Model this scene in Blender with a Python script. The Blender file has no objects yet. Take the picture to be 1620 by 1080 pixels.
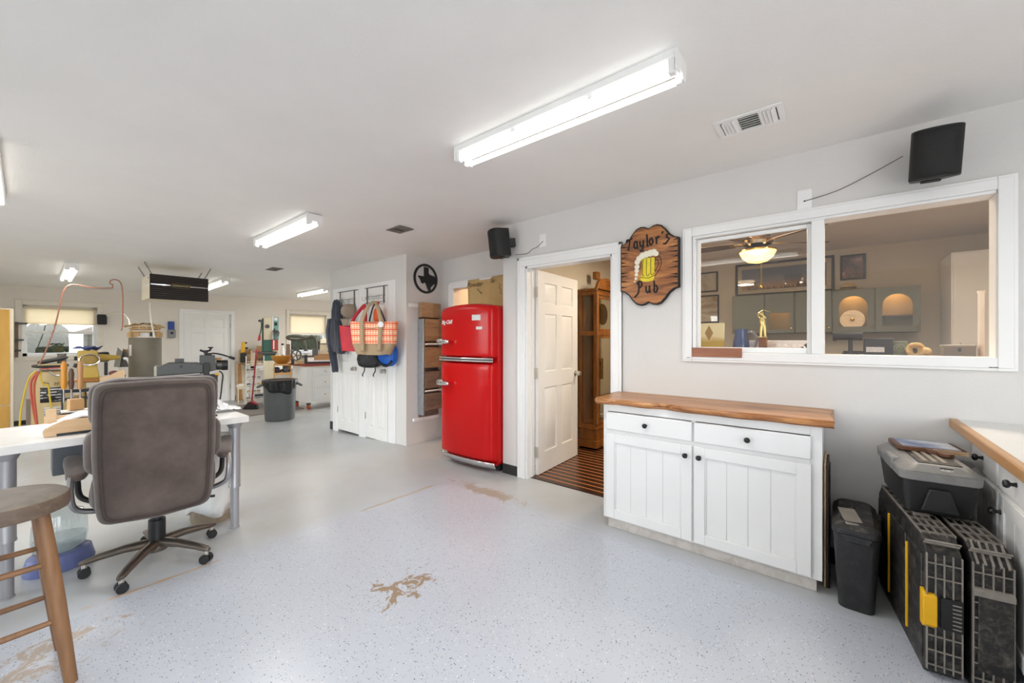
import bpy, bmesh, math, random
from mathutils import Vector, Matrix
R = math.radians
PI = math.pi
rng = random.Random(7)
scene = bpy.context.scene
COL = scene.collection

# ---------------------------------------------------------------- camera, sky, exposure
cam_d = bpy.data.cameras.new('camera')
cam = bpy.data.objects.new('camera', cam_d); COL.objects.link(cam)
cam.location = (0.0, 0.0, 1.31)
cam.rotation_euler = (R(90), 0, R(39.265 - 90))
cam_d.sensor_width = 36.0
cam_d.lens = 36.0 * 630.0 / 1620.0
cam_d.shift_y = -2.0 / 1620.0
cam_d.clip_start = 0.05
scene.camera = cam

world = bpy.data.worlds.new('sky'); scene.world = world
world.use_nodes = True
wn = world.node_tree
bg = wn.nodes['Background']
sky = wn.nodes.new('ShaderNodeTexSky')
sky.sky_type = 'NISHITA'
sky.sun_disc = False
sky.sun_elevation = R(50)
sky.sun_rotation = R(90)
hs_ = wn.nodes.new('ShaderNodeHueSaturation'); hs_.inputs['Saturation'].default_value = .25
wn.links.new(sky.outputs[0], hs_.inputs['Color']); wn.links.new(hs_.outputs[0], bg.inputs[0])
bg.inputs[1].default_value = 0.78

STRIP = 8.0         # watts of light thrown down by each fluorescent fixture
TUBE = 1.3          # radiance of the fluorescent tubes
WARM = 1.7          # radiance of the fan's glass bowl
def lamp(kind, parent, loc, watts, rgb, size=.05, size_y=None, rot=(0, 0, 0)):
    d = bpy.data.lights.new('lamp_light', kind); d.energy = watts; d.color = rgb
    if kind == 'AREA':
        d.shape = 'RECTANGLE' if size_y else 'DISK'; d.size = size
        if size_y: d.size_y = size_y
    else: d.shadow_soft_size = size
    o = bpy.data.objects.new('lamp_light', d); COL.objects.link(o); o.parent = parent; o.location = loc; o.rotation_euler = rot
    return o
def portal(loc, rot, w, h):
    d = bpy.data.lights.new('sky_portal', 'AREA'); d.shape = 'RECTANGLE'; d.size = w; d.size_y = h; d.cycles.is_portal = True
    o = bpy.data.objects.new('sky_portal', d); COL.objects.link(o); o.location = loc; o.rotation_euler = rot
portal((-.8, -2.56, 1.12), (R(90), 0, 0), 4.0, 2.25)             # daylight opening added behind the camera (sampling aid for the sky only)
portal((-3.06, 4.6, 1.0), (R(90), 0, R(-90)), 2.6, 2.4)           # daylight opening added in the unseen left wall
portal((6.56, 8.3, 1.0), (R(90), 0, R(90)), 1.4, 2.3)             # daylight opening added at the rear, out of view
vs = scene.view_settings
vs.view_transform = 'Standard'; vs.look = 'None'; vs.gamma = 1.0
vs.use_curve_mapping = False
vs.exposure = 0.90
scene.cycles.use_denoising = True
scene.cycles.max_bounces = 10
scene.cycles.diffuse_bounces = 6
scene.cycles.sample_clamp_indirect = 6.0

# ---------------------------------------------------------------- material helpers
def lin(c):
    c = c / 255.0
    return c / 12.92 if c <= 0.04045 else ((c + 0.055) / 1.055) ** 2.4
def c8(r, g, b): return (lin(r), lin(g), lin(b), 1.0)

class NT:
    """small helper around a material's node tree"""
    def __init__(s, name):
        s.m = bpy.data.materials.new(name); s.m.use_nodes = True
        s.t = s.m.node_tree; s.b = s.t.nodes['Principled BSDF']
        s.tc = s.t.nodes.new('ShaderNodeTexCoord')
        s.obj = s.tc.outputs['Object']
    def lk(s, a, b):
        s.t.links.new(a, b)
    def put(s, inp, val):
        if hasattr(val, 'is_output'): s.lk(val, inp)
        elif val is not None: inp.default_value = val
    def mp(s, scale=(1, 1, 1), loc=(0, 0, 0), rot=(0, 0, 0), vec=None):
        n = s.t.nodes.new('ShaderNodeMapping')
        s.lk(vec or s.obj, n.inputs[0])
        n.inputs[1].default_value = loc; n.inputs[2].default_value = rot; n.inputs[3].default_value = scale
        return n.outputs[0]
    def noise(s, scale=5, detail=3, rough=.5, vec=None, dist=0):
        n = s.t.nodes.new('ShaderNodeTexNoise')
        s.lk(vec or s.obj, n.inputs['Vector'])
        n.inputs['Scale'].default_value = scale; n.inputs['Detail'].default_value = detail
        n.inputs['Roughness'].default_value = rough; n.inputs['Distortion'].default_value = dist
        return n.outputs[0]
    def voro(s, scale=5, vec=None, out='Distance', rnd=1.0):
        n = s.t.nodes.new('ShaderNodeTexVoronoi')
        s.lk(vec or s.obj, n.inputs['Vector'])
        n.inputs['Scale'].default_value = scale; n.inputs['Randomness'].default_value = rnd
        return n.outputs[out]
    def wave(s, scale=5, dist=2, detail=2, axis='X', vec=None, prof='SIN'):
        n = s.t.nodes.new('ShaderNodeTexWave')
        s.lk(vec or s.obj, n.inputs['Vector']); n.bands_direction = axis; n.wave_profile = prof
        n.inputs['Scale'].default_value = scale; n.inputs['Distortion'].default_value = dist
        n.inputs['Detail'].default_value = detail
        return n.outputs[0]
    def ma(s, op, a, b=None, c=None, clamp=False):
        n = s.t.nodes.new('ShaderNodeMath'); n.operation = op; n.use_clamp = clamp
        s.put(n.inputs[0], a); s.put(n.inputs[1], b)
        if c is not None: s.put(n.inputs[2], c)
        return n.outputs[0]
    def rg(s, v, a, b, c=0.0, d=1.0):
        n = s.t.nodes.new('ShaderNodeMapRange'); n.clamp = True
        s.put(n.inputs[0], v)
        for i, q in enumerate((a, b, c, d)): n.inputs[i + 1].default_value = q
        return n.outputs[0]
    def mix(s, f, a, b, mode='MIX'):
        n = s.t.nodes.new('ShaderNodeMix'); n.data_type = 'RGBA'; n.blend_type = mode
        s.put(n.inputs[0], f); s.put(n.inputs[6], a); s.put(n.inputs[7], b)
        return n.outputs[2]
    def ramp(s, f, stops):
        n = s.t.nodes.new('ShaderNodeValToRGB'); s.put(n.inputs[0], f)
        e = n.color_ramp.elements
        while len(e) < len(stops): e.new(0.5)
        for q, (p, c) in zip(e, stops): q.position = p; q.color = c
        return n.outputs[0]
    def xyz(s, vec=None):
        n = s.t.nodes.new('ShaderNodeSeparateXYZ'); s.lk(vec or s.obj, n.inputs[0]); return n.outputs
    def bump(s, h, strength=.2, dist=.01):
        n = s.t.nodes.new('ShaderNodeBump'); s.put(n.inputs['Height'], h)
        n.inputs['Strength'].default_value = strength; n.inputs['Distance'].default_value = dist
        s.lk(n.outputs[0], s.b.inputs['Normal'])
    def fin(s, col=None, rough=None, metal=None, **kw):
        s.put(s.b.inputs['Base Color'], col); s.put(s.b.inputs['Roughness'], rough); s.put(s.b.inputs['Metallic'], metal)
        for k, v in kw.items(): s.put(s.b.inputs[k], v)
        return s.m

def mat(name, rgb, rough=.5, metal=0., var=.06, vs=6., bump=0., bs=60., dirt=None, da=.5, **kw):
    n = NT(name); c = c8(*rgb)
    nz = n.noise(vs, 4, .6)
    lo = tuple(q * (1 - var) for q in c[:3]) + (1,); hi = tuple(min(1, q * (1 + var)) for q in c[:3]) + (1,)
    col = n.mix(n.rg(nz, .3, .7), lo, hi)
    if dirt:
        col = n.mix(n.ma('MULTIPLY', n.rg(n.noise(vs * 2.3, 6, .7, dist=.6), .46, .72), da), col, c8(*dirt))
    if bump: n.bump(n.noise(bs, 3, .5), bump, .01)
    return n.fin(col, rough, metal, **kw)

def wood(name, a, b, axis='X', scale=9., stretch=.12, rough=.45, dark=None, bump=.05, **kw):
    n = NT(name)
    sc = {'X': (stretch, 1, 1), 'Y': (1, stretch, 1), 'Z': (1, 1, stretch)}[axis]
    v = n.mp(sc)
    g = n.noise(scale, 6, .62, vec=v, dist=1.2)
    f = n.noise(scale * 7, 3, .5, vec=v)
    k = n.ma('ADD', n.ma('MULTIPLY', g, .75), n.ma('MULTIPLY', f, .25))
    st = [(.3, c8(*a)), (.68, c8(*b))]
    if dark: st = [(.26, c8(*dark)), (.40, c8(*a)), (.68, c8(*b))]
    col = n.ramp(k, st)
    n.bump(f, bump, .004)
    return n.fin(col, rough, 0., **kw)

def emis(name, rgb, strength, base=(250, 250, 248), lamp=False):
    n = NT(name)
    if not lamp: n.m.cycles.emission_sampling = 'NONE'    # its light is carried by the lamp object inside it
    n.b.inputs['Emission Color'].default_value = c8(*rgb); n.b.inputs['Emission Strength'].default_value = strength
    return n.fin(c8(*base), .4)

# ---------------------------------------------------------------- mesh helpers
def rotm(rx=0, ry=0, rz=0):
    return Matrix.Rotation(rz, 3, 'Z') @ Matrix.Rotation(ry, 3, 'Y') @ Matrix.Rotation(rx, 3, 'X')

class MB:
    def __init__(s): s.v = []; s.f = []
    def add(s, vs_, fs_):
        o = len(s.v); s.v += [tuple(q) for q in vs_]; s.f += [tuple(i + o for i in f) for f in fs_]; return s
    def box(s, x0, x1, y0, y1, z0, z1):
        if x0 > x1: x0, x1 = x1, x0
        if y0 > y1: y0, y1 = y1, y0
        if z0 > z1: z0, z1 = z1, z0
        return s.add([(x0, y0, z0), (x1, y0, z0), (x1, y1, z0), (x0, y1, z0), (x0, y0, z1), (x1, y0, z1), (x1, y1, z1), (x0, y1, z1)],
                     [(0, 3, 2, 1), (4, 5, 6, 7), (0, 1, 5, 4), (1, 2, 6, 5), (2, 3, 7, 6), (3, 0, 4, 7)])
    def obox(s, c, size, m=None):
        m = m or Matrix.Identity(3); c = Vector(c); hx, hy, hz = (q / 2 for q in size)
        vs_ = [c + m @ Vector((x * hx, y * hy, z * hz)) for z in (-1, 1) for x, y in ((-1, -1), (1, -1), (1, 1), (-1, 1))]
        return s.add(vs_, [(0, 3, 2, 1), (4, 5, 6, 7), (0, 1, 5, 4), (1, 2, 6, 5), (2, 3, 7, 6), (3, 0, 4, 7)])
    def cyl(s, p0, p1, r0, r1=None, n=16, caps=True):
        r1 = r0 if r1 is None else r1
        p0 = Vector(p0); p1 = Vector(p1); d = (p1 - p0).normalized()
        a = d.orthogonal().normalized(); b = d.cross(a)
        vs_ = [p + (a * math.cos(2 * PI * i / n) + b * math.sin(2 * PI * i / n)) * r for p, r in ((p0, r0), (p1, r1)) for i in range(n)]
        fs_ = [(i, (i + 1) % n, n + (i + 1) % n, n + i) for i in range(n)]
        if caps: fs_ += [tuple(range(n - 1, -1, -1)), tuple(range(n, 2 * n))]
        return s.add(vs_, fs_)
    def tube(s, pts, r, n=8, closed=False, flat=None):
        """tube along a polyline; flat=(a,b,up) makes an elliptic/rect ribbon"""
        P = [Vector(p) for p in pts]; m = len(P); vs_ = []
        rr = r if isinstance(r, (list, tuple)) else [r] * m
        prev = None
        for i, p in enumerate(P):
            if closed: d = P[(i + 1) % m] - P[i - 1]
            else: d = P[min(i + 1, m - 1)] - P[max(i - 1, 0)]
            d = d.normalized() if d.length > 1e-9 else Vector((0, 0, 1))
            if prev is None: a = d.orthogonal().normalized()
            else:
                a = prev - d * prev.dot(d); a = a.normalized() if a.length > 1e-6 else d.orthogonal().normalized()
            prev = a; b = d.cross(a)
            for k in range(n):
                t = 2 * PI * k / n; vs_.append(p + (a * math.cos(t) + b * math.sin(t)) * rr[i])
        fs_ = []
        for i in range(m if closed else m - 1):
            j = (i + 1) % m
            for k in range(n): fs_.append((i * n + k, i * n + (k + 1) % n, j * n + (k + 1) % n, j * n + k))
        if not closed: fs_ += [tuple(range(n - 1, -1, -1)), tuple(range((m - 1) * n, m * n))]
        return s.add(vs_, fs_)
    def lathe(s, prof, c=(0, 0, 0), n=24, m=None, sx=1, sy=1):
        m = m or Matrix.Identity(3); c = Vector(c); k = len(prof)
        vs_ = [c + m @ Vector((r * math.cos(2 * PI * i / n) * sx, r * math.sin(2 * PI * i / n) * sy, z)) for r, z in prof for i in range(n)]
        fs_ = [(a * n + i, a * n + (i + 1) % n, (a + 1) * n + (i + 1) % n, (a + 1) * n + i) for a in range(k - 1) for i in range(n)]
        if prof[0][0] > 1e-5: fs_.append(tuple(range(n - 1, -1, -1)))
        if prof[-1][0] > 1e-5: fs_.append(tuple(range((k - 1) * n, k * n)))
        return s.add(vs_, fs_)
    def prism(s, poly, a, b, axis='y'):
        """extrude a 2D outline; axis y: (x,z) outline, x: (y,z), z: (x,y)"""
        f = {'y': lambda p, t: (p[0], t, p[1]), 'x': lambda p, t: (t, p[0], p[1]), 'z': lambda p, t: (p[0], p[1], t)}[axis]
        n = len(poly); vs_ = [f(p, a) for p in poly] + [f(p, b) for p in poly]
        fs_ = [(i, (i + 1) % n, n + (i + 1) % n, n + i) for i in range(n)] + [tuple(range(n - 1, -1, -1)), tuple(range(n, 2 * n))]
        return s.add(vs_, fs_)
    def ell(s, c, r, n=20, m=12, e=1.0, rot=None):
        """superellipsoid: e=1 sphere, smaller = boxier"""
        rot = rot or Matrix.Identity(3); c = Vector(c)
        def pw(q): return math.copysign(abs(q) ** e, q)
        vs_ = []; fs_ = []
        for i in range(m + 1):
            t = -PI / 2 + PI * i / m
            for k in range(n):
                p = 2 * PI * k / n
                vs_.append(c + rot @ Vector((r[0] * pw(math.cos(t)) * pw(math.cos(p)), r[1] * pw(math.cos(t)) * pw(math.sin(p)), r[2] * pw(math.sin(t)))))
        for i in range(m):
            for k in range(n): fs_.append((i * n + k, i * n + (k + 1) % n, (i + 1) * n + (k + 1) % n, (i + 1) * n + k))
        return s.add(vs_, fs_)
    def grid(s, fn, nu, nv, cu=False, cv=False):
        """surface fn(a,b) with a,b in 0..1"""
        vs_ = []; fs_ = []
        U = nu if cu else nu + 1; V = nv if cv else nv + 1
        for i in range(U):
            for j in range(V): vs_.append(fn(i / nu, j / nv))
        for i in range(nu):
            for j in range(nv):
                a, b = i % U, (i + 1) % U; c, d = j % V, (j + 1) % V
                fs_.append((a * V + c, b * V + c, b * V + d, a * V + d))
        return s.add(vs_, fs_)
    def xf(s, m=None, t=(0, 0, 0)):
        m = m or Matrix.Identity(3); t = Vector(t)
        s.v = [tuple(m @ Vector(q) + t) for q in s.v]; return s
    def build(s, name, material, parent=None, loc=None, rot=None, bevel=0., seg=2, sub=0, world=False, ang=38, solid=0., weld=False):
        me = bpy.data.meshes.new(name)
        vv = s.v
        if world and parent is not None:
            L = parent.location; vv = [(q[0] - L[0], q[1] - L[1], q[2] - L[2]) for q in vv]
        me.from_pydata(vv, [], s.f)
        bm = bmesh.new(); bm.from_mesh(me)
        if weld: bmesh.ops.remove_doubles(bm, verts=bm.verts, dist=1e-5)
        bmesh.ops.recalc_face_normals(bm, faces=bm.faces); bm.to_mesh(me); bm.free()
        me.materials.append(material)
        for p in me.polygons: p.use_smooth = True
        me.set_sharp_from_angle(angle=R(ang))
        o = bpy.data.objects.new(name, me); COL.objects.link(o)
        if parent is not None: o.parent = parent
        if loc is not None: o.location = loc
        if rot is not None: o.rotation_euler = rot
        if solid:
            q = o.modifiers.new('solid', 'SOLIDIFY'); q.thickness = solid; q.offset = 0
        if bevel:
            q = o.modifiers.new('bevel', 'BEVEL'); q.width = bevel; q.segments = seg; q.limit_method = 'ANGLE'; q.angle_limit = R(40)
            q.use_clamp_overlap = True
        if sub:
            q = o.modifiers.new('sub', 'SUBSURF'); q.levels = sub; q.render_levels = sub
        return o

def thing(name, label, cat, loc=(0, 0, 0), rz=0., group=None, kind=None, rot=None):
    o = bpy.data.objects.new(name, None); COL.objects.link(o)
    o.empty_display_size = .05
    o.location = loc; o.rotation_euler = rot or (0, 0, rz)
    if label: o['label'] = label
    if cat: o['category'] = cat
    if group: o['group'] = group
    if kind: o['kind'] = kind
    return o
def tag(o, label, cat=None, group=None, kind=None):
    o['label'] = label
    if cat: o['category'] = cat
    if group: o['group'] = group
    if kind: o['kind'] = kind
    return o
def struct(o, label=None):
    o['kind'] = 'structure'
    if label: o['label'] = label
    return o
def copy_tree(o, parent=None):
    c = o.copy(); COL.objects.link(c)
    if parent is not None: c.parent = parent
    for ch in list(o.children): copy_tree(ch, c)
    return c
def text(name, s, size, material, parent, loc, rot, depth=.001, shear=0., align='CENTER', xs=1.0, label=None):
    cu = bpy.data.curves.new(name, 'FONT'); cu.body = s; cu.size = size; cu.extrude = depth; cu.shear = shear
    cu.align_x = align; cu.align_y = 'CENTER'
    o = bpy.data.objects.new(name, cu); COL.objects.link(o)
    dg = bpy.context.evaluated_depsgraph_get()
    me = bpy.data.meshes.new_from_object(o.evaluated_get(dg))
    bpy.data.objects.remove(o)
    me.materials.clear(); me.materials.append(material); me.name = name
    o = bpy.data.objects.new(name, me); COL.objects.link(o)
    o.parent = parent; o.location = loc; o.rotation_euler = rot; o.scale = (xs, 1, 1)
    if label: o['label'] = label
    return o
def smooth01(a, b, x):
    t = max(0., min(1., (x - a) / (b - a))); return t * t * (3 - 2 * t)
def rrect(w, h, r, n=5, cx=0., cy=0.):
    pts = []
    for (sx, sy, a0) in ((1, 1, 0), (-1, 1, 90), (-1, -1, 180), (1, -1, 270)):
        for i in range(n + 1):
            a = R(a0 + 90 * i / n); pts.append((cx + sx * (w / 2 - r) + r * math.cos(a), cy + sy * (h / 2 - r) + r * math.sin(a)))
    return pts
def spline(pts, n=8):
    """Catmull-Rom through points"""
    P = [Vector(p) for p in pts]; out = []
    for i in range(len(P) - 1):
        p0 = P[max(i - 1, 0)]; p1 = P[i]; p2 = P[i + 1]; p3 = P[min(i + 2, len(P) - 1)]
        for k in range(n):
            t = k / n
            out.append(0.5 * ((2 * p1) + (p2 - p0) * t + (2 * p0 - 5 * p1 + 4 * p2 - p3) * t * t + (3 * p1 - p0 - 3 * p2 + p3) * t ** 3))
    out.append(P[-1]); return out

# the old slab and ceiling sag a little towards the far left corner
def fz(x, y): return -.06 * smooth01(3.9, 6, y) - .025 * max(0., 3.1 - x) * smooth01(5, 10.8, y)
def cz(x, y): return 2.455 - .075 * smooth01(1.5, 4.3, y) - .025 * max(0., 5.5 - x) * smooth01(5, 10.8, y)

def glass(name, rgb=(255, 255, 255), rough=0.0, f0=.045):
    m = bpy.data.materials.new(name); m.use_nodes = True
    t = m.node_tree; t.nodes.remove(t.nodes['Principled BSDF'])
    o = t.nodes['Material Output']
    lw = t.nodes.new('ShaderNodeLayerWeight'); lw.inputs[0].default_value = .5
    pw = t.nodes.new('ShaderNodeMath'); pw.operation = 'POWER'; pw.inputs[1].default_value = 5.
    t.links.new(lw.outputs['Facing'], pw.inputs[0])
    ad = t.nodes.new('ShaderNodeMath'); ad.operation = 'MULTIPLY_ADD'; ad.inputs[1].default_value = 1 - f0; ad.inputs[2].default_value = f0
    t.links.new(pw.outputs[0], ad.inputs[0])
    tr = t.nodes.new('ShaderNodeBsdfTransparent'); tr.inputs[0].default_value = c8(*rgb)
    gl = t.nodes.new('ShaderNodeBsdfGlossy'); gl.inputs['Roughness'].default_value = rough
    mx = t.nodes.new('ShaderNodeMixShader')
    t.links.new(ad.outputs[0], mx.inputs[0]); t.links.new(tr.outputs[0], mx.inputs[1]); t.links.new(gl.outputs[0], mx.inputs[2])
    t.links.new(mx.outputs[0], o.inputs[0])
    return m

# ---------------------------------------------------------------- materials
def wall_paint(name, rgb, scuff=.12):
    n = NT(name)
    col = n.mix(n.rg(n.noise(1.7, 4, .6), .35, .7), c8(*rgb), tuple(q * .955 for q in c8(*rgb)[:3]) + (1,))
    col = n.mix(n.ma('MULTIPLY', n.rg(n.noise(23, 5, .7), .68, .80), scuff), col, c8(120, 112, 104))
    n.bump(n.noise(85, 3, .55), .22, .004)
    return n.fin(col, .62, 0.)

def floor_mat():
    n = NT('epoxy_floor')
    x, y, z = n.xyz()
    old = n.ma('MAXIMUM', n.rg(n.ma('ADD', y, n.ma('MULTIPLY', n.noise(5, 4, .7), .06)), 2.80, 3.02),
               n.rg(n.ma('ADD', x, n.ma('MULTIPLY', n.noise(4, 4, .7), .10)), 2.48, 2.68))
    new = c8(186, 191, 200)
    dull = n.mix(n.rg(n.noise(1.3, 6, .66, dist=.5), .32, .7), c8(185, 189, 191), c8(176, 177, 175))
    col = n.mix(old, new, dull)
    # decorative flakes
    vec = n.mp((1, 1, 0))
    for sc, thr, keep, c in ((120, .26, .74, (128, 134, 144)), (85, .22, .84, (82, 88, 98)), (58, .17, .93, (44, 50, 60)), (90, .22, .86, (232, 232, 230)), (55, .16, .965, (64, 96, 128)), (70, .22, .90, (168, 156, 136))):
        v = n.t.nodes.new('ShaderNodeTexVoronoi'); v.inputs['Scale'].default_value = sc
        n.lk(n.mp((1, 1, 0), (sc * .37, sc * .11, 0)), v.inputs['Vector'])
        pick = n.rg(n.xyz(v.outputs['Color'])[0], keep, keep + .01)
        dens = 1.0
        m = n.ma('MULTIPLY', n.ma('MULTIPLY', n.ma('LESS_THAN', v.outputs['Distance'], thr), pick), n.ma('MULTIPLY', dens, .85))
        m = n.ma('MULTIPLY', m, n.rg(old, 0., .6, 1., 0.))
        col = n.mix(m, col, c8(*c))
    # tan wear: bare patch in the middle, scuffed strip in front of the doorway, line by the chair
    def blob(cx, cy, rx, ry, scale, lo, hi, rgb, amt, base):
        dx = n.ma('DIVIDE', n.ma('SUBTRACT', x, cx), rx); dy = n.ma('DIVIDE', n.ma('SUBTRACT', y, cy), ry)
        d = n.ma('SQRT', n.ma('ADD', n.ma('MULTIPLY', dx, dx), n.ma('MULTIPLY', dy, dy)))
        f = n.ma('MULTIPLY', n.rg(d, .25, 1., 1., 0.), 1.)
        k = n.ma('ADD', n.ma('MULTIPLY', f, .34), n.noise(scale, 6, .68, dist=.9))
        return n.mix(n.ma('MULTIPLY', n.ma('MULTIPLY', n.rg(k, lo, hi), n.rg(f, 0., .12)), amt), base, c8(*rgb))
    col = blob(1.27, 1.80, .36, .30, 13, .80, .86, (150, 128, 102), .95, col)
    col = blob(2.53, 2.32, .13, .66, 9, .66, .80, (156, 140, 112), .7, col)
    col = blob(.45, 2.85, .42, .02, 9, .62, .74, (190, 160, 122), .85, col)
    col = blob(.10, 2.55, .5, .4, 7, .80, .88, (166, 142, 112), .7, col)
    col = blob(2.05, 2.83, .75, .03, 8, .66, .78, (176, 160, 132), .7, col)
    col = blob(.9, 4.9, 1.8, 2.4, 1.6, .60, 1.0, (176, 168, 150), .5, col)
    col = blob(3.0, 8.6, 2.0, 1.5, 1.2, .55, .95, (150, 136, 116), .7, col)
    rough = n.ma('ADD', .27, n.ma('MULTIPLY', old, .04))
    n.bump(n.noise(170, 2, .5), .10, .002)
    return n.fin(col, rough, 0., **{'Specular IOR Level': .42})

m_wall = wall_paint('wall_paint_white', (217, 215, 212))
m_wallb = wall_paint('wall_paint_warm', (228, 221, 210))
m_ceil = wall_paint('ceiling_paint', (237, 235, 231), .05)
m_pubwall = wall_paint('pub_wall_paint', (206, 196, 176))
m_floor = floor_mat()
m_trim = mat('gloss_white_trim', (236, 236, 235), .32, var=.02, vs=3)
m_door = mat('white_door_paint', (234, 233, 230), .38, var=.02, vs=3)
m_white = mat('white_enamel', (238, 238, 237), .3, var=.02)
m_vinyl = mat('white_vinyl', (236, 237, 236), .38, var=.015)
m_base = mat('black_vinyl_base', (42, 41, 41), .5, var=.15)
m_steel = mat('brushed_steel', (176, 176, 178), .32, 1., var=.08, vs=30)
m_chrome = mat('chrome', (225, 226, 228), .08, 1., var=.02)
m_dsteel = mat('dark_steel', (92, 90, 88), .42, 1., var=.1)
m_black = mat('black_plastic', (22, 22, 23), .45, var=.2)
m_rubber = mat('black_rubber', (24, 24, 25), .6, var=.2)
m_nickel = mat('satin_nickel', (206, 202, 194), .34, .9, var=.05)
m_pane = glass('window_glass', f0=.05)
m_cpane = glass('cabinet_glass', (236, 232, 222), f0=.06)
m_tube = emis('lit_fluorescent_tube', (255, 253, 247), TUBE)
m_dusty = mat('dusty_black_plastic', (34, 33, 32), .55, var=.25, vs=12, dirt=(128, 120, 110), da=.55)
m_cord = mat('brown_cord', (96, 78, 66), .5)
m_whitecord = mat('white_cord', (232, 224, 212), .5)

# ---------------------------------------------------------------- the shell of the room
def slab(name, m, fn, xs, ys, cuts=lambda x, y: False, thick=0.):
    b = MB(); idx = {}
    vs_ = []; fs_ = []
    for i, x in enumerate(xs):
        for j, y in enumerate(ys): idx[i, j] = len(vs_); vs_.append((x, y, fn(x, y)))
    for i in range(len(xs) - 1):
        for j in range(len(ys) - 1):
            if cuts((xs[i] + xs[i + 1]) / 2, (ys[j] + ys[j + 1]) / 2): continue
            fs_.append((idx[i, j], idx[i + 1, j], idx[i + 1, j + 1], idx[i, j + 1]))
    b.add(vs_, fs_)
    return b.build(name, m)
def fr(a, b, n): return [a + (b - a) * i / n for i in range(n + 1)]
XS = fr(-3, 3.05, 12) + fr(3.05, 6.6, 7)[1:]
YS = fr(-2.5, 2.55, 10) + fr(2.55, 10.9, 22)[1:]
struct(slab('floor', m_floor, fz, XS, YS, lambda x, y: x > 3.05 and y < 2.55), 'blue grey flecked epoxy floor with tan worn patches')
struct(slab('ceiling', m_ceil, cz, XS, YS), 'smooth white painted ceiling')

WT = 2.56
b = MB()   # long wall with the pub doorway and the serving window
b.box(3.0, 3.12, -2.5, -.60, 0, WT); b.box(3.0, 3.12, -.60, .795, 0, 1.225); b.box(3.0, 3.12, -.60, .795, 2.04, WT)
b.box(3.0, 3.12, .795, 1.405, 0, WT); b.box(3.0, 3.12, 1.405, 2.285, 2.005, WT); b.box(3.0, 3.12, 2.285, 2.567, 0, WT)
struct(b.build('wall_right', m_wall, weld=False), 'white textured wall with the pub doorway and window')
struct(MB().box(3.12, 6.6, 2.45, 2.567, 0, WT).build('wall_pub_side', m_pubwall))
b = MB(); b.box(3.57, 3.69, 2.567, 3.07, -.02, WT); b.box(3.57, 3.69, 3.07, 3.90, 1.985, WT); b.box(3.57, 3.69, 3.90, 4.16, -.05, WT)
struct(b.build('wall_alcove', m_wall))
b = MB(); b.box(3.1, 3.6, 4.15, 4.25, -.05, WT); b.box(3.6, 5.0, 4.16, 4.25, -.05, WT)
struct(b.build('wall_closet_side', m_wall))
CD = ((5.24, 5.83), (4.525, 5.06))
b = MB(); b.box(3.0, 3.1, 4.15, CD[1][0], -.1, WT); b.box(3.0, 3.1, CD[1][1], CD[0][0], -.1, WT); b.box(3.0, 3.1, CD[0][1], 6.09, -.1, WT)
b.box(3.0, 3.1, CD[1][0], CD[1][1], 2.03, WT); b.box(3.0, 3.1, CD[0][0], CD[0][1], 2.03, WT)
struct(b.build('wall_closet', m_wall))
struct(MB().box(3.1, 6.6, 5.99, 6.09, -.2, WT).build('wall_closet_end', m_wall))
W1 = (-.03, .865, 1.03, 1.92); W2 = (4.26, 5.20, 1.0, 1.99); BD = (2.14, 3.0, 1.905)
YB = 10.8
b = MB()
b.box(-3, W1[0], YB, YB + .12, -.3, WT); b.box(W1[0], W1[1], YB, YB + .12, -.3, W1[2]); b.box(W1[0], W1[1], YB, YB + .12, W1[3], WT)
b.box(W1[1], BD[0], YB, YB + .12, -.3, WT); b.box(BD[0], BD[1], YB, YB + .12, BD[2], WT); b.box(BD[1], W2[0], YB, YB + .12, -.3, WT)
b.box(W2[0], W2[1], YB, YB + .12, -.3, W2[2]); b.box(W2[0], W2[1], YB, YB + .12, W2[3], WT); b.box(W2[1], 6.6, YB, YB + .12, -.3, WT)
struct(b.build('wall_back', m_wallb), 'beige far wall with two windows and a white door')
b = MB()   # left wall with a wide opening added to let daylight in, out of frame
b.box(-3.12, -3, -2.5, 3.3, -.3, WT); b.box(-3.12, -3, 3.3, 5.9, 2.2, WT); b.box(-3.12, -3, 5.9, 10.92, -.3, WT)
struct(b.build('wall_left', m_wall))
b = MB()   # front wall behind the camera with an opening added for daylight
b.box(-3.12, -2.8, -2.62, -2.5, 0, WT); b.box(-2.8, 1.2, -2.62, -2.5, 2.25, WT); b.box(1.2, 3.12, -2.62, -2.5, 0, WT)
struct(b.build('wall_front', m_wall))
struct(MB().box(6.5, 6.62, 5.99, 7.6, -.3, WT).box(6.5, 6.62, 7.6, 9.0, 2.15, WT).box(6.5, 6.62, 9.0, 10.92, -.3, WT).box(6.5, 6.62, 2.5, 5.99, -.3, WT).build('wall_rear_side', m_wallb))   # opening added to light the rear, hidden behind the closet
struct(MB().box(6.5, 6.62, -1.42, 2.567, 0, WT).build('wall_pub_far', m_pubwall))
struct(MB().box(3.12, 6.5, -1.42, -1.3, 0, WT).build('wall_pub_end', m_pubwall))
struct(MB().box(4.9, 5.0, 2.567, 4.16, -.05, WT).build('wall_hall', wood('hall_panelling', (196, 130, 62), (226, 164, 92), 'Z', 7, .1, .5)))
# baseboards
def baseboard(name, *boxes):
    b = MB()
    for q in boxes: b.box(*q)
    return struct(b.build(name, m_base, bevel=.003))
baseboard('baseboard_right', (2.992, 3.0, 2.378, 2.567, 0, .095), (2.992, 3.0, -2.5, 1.345, 0, .095))
baseboard('baseboard_closet', (2.992, 3.0, 5.99, 6.09, -.07, .06))
baseboard('baseboard_back', (-3, 2.06, YB - .008, YB, -.25, -.06), (3.08, 6.5, YB - .008, YB, -.12, .03))

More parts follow.
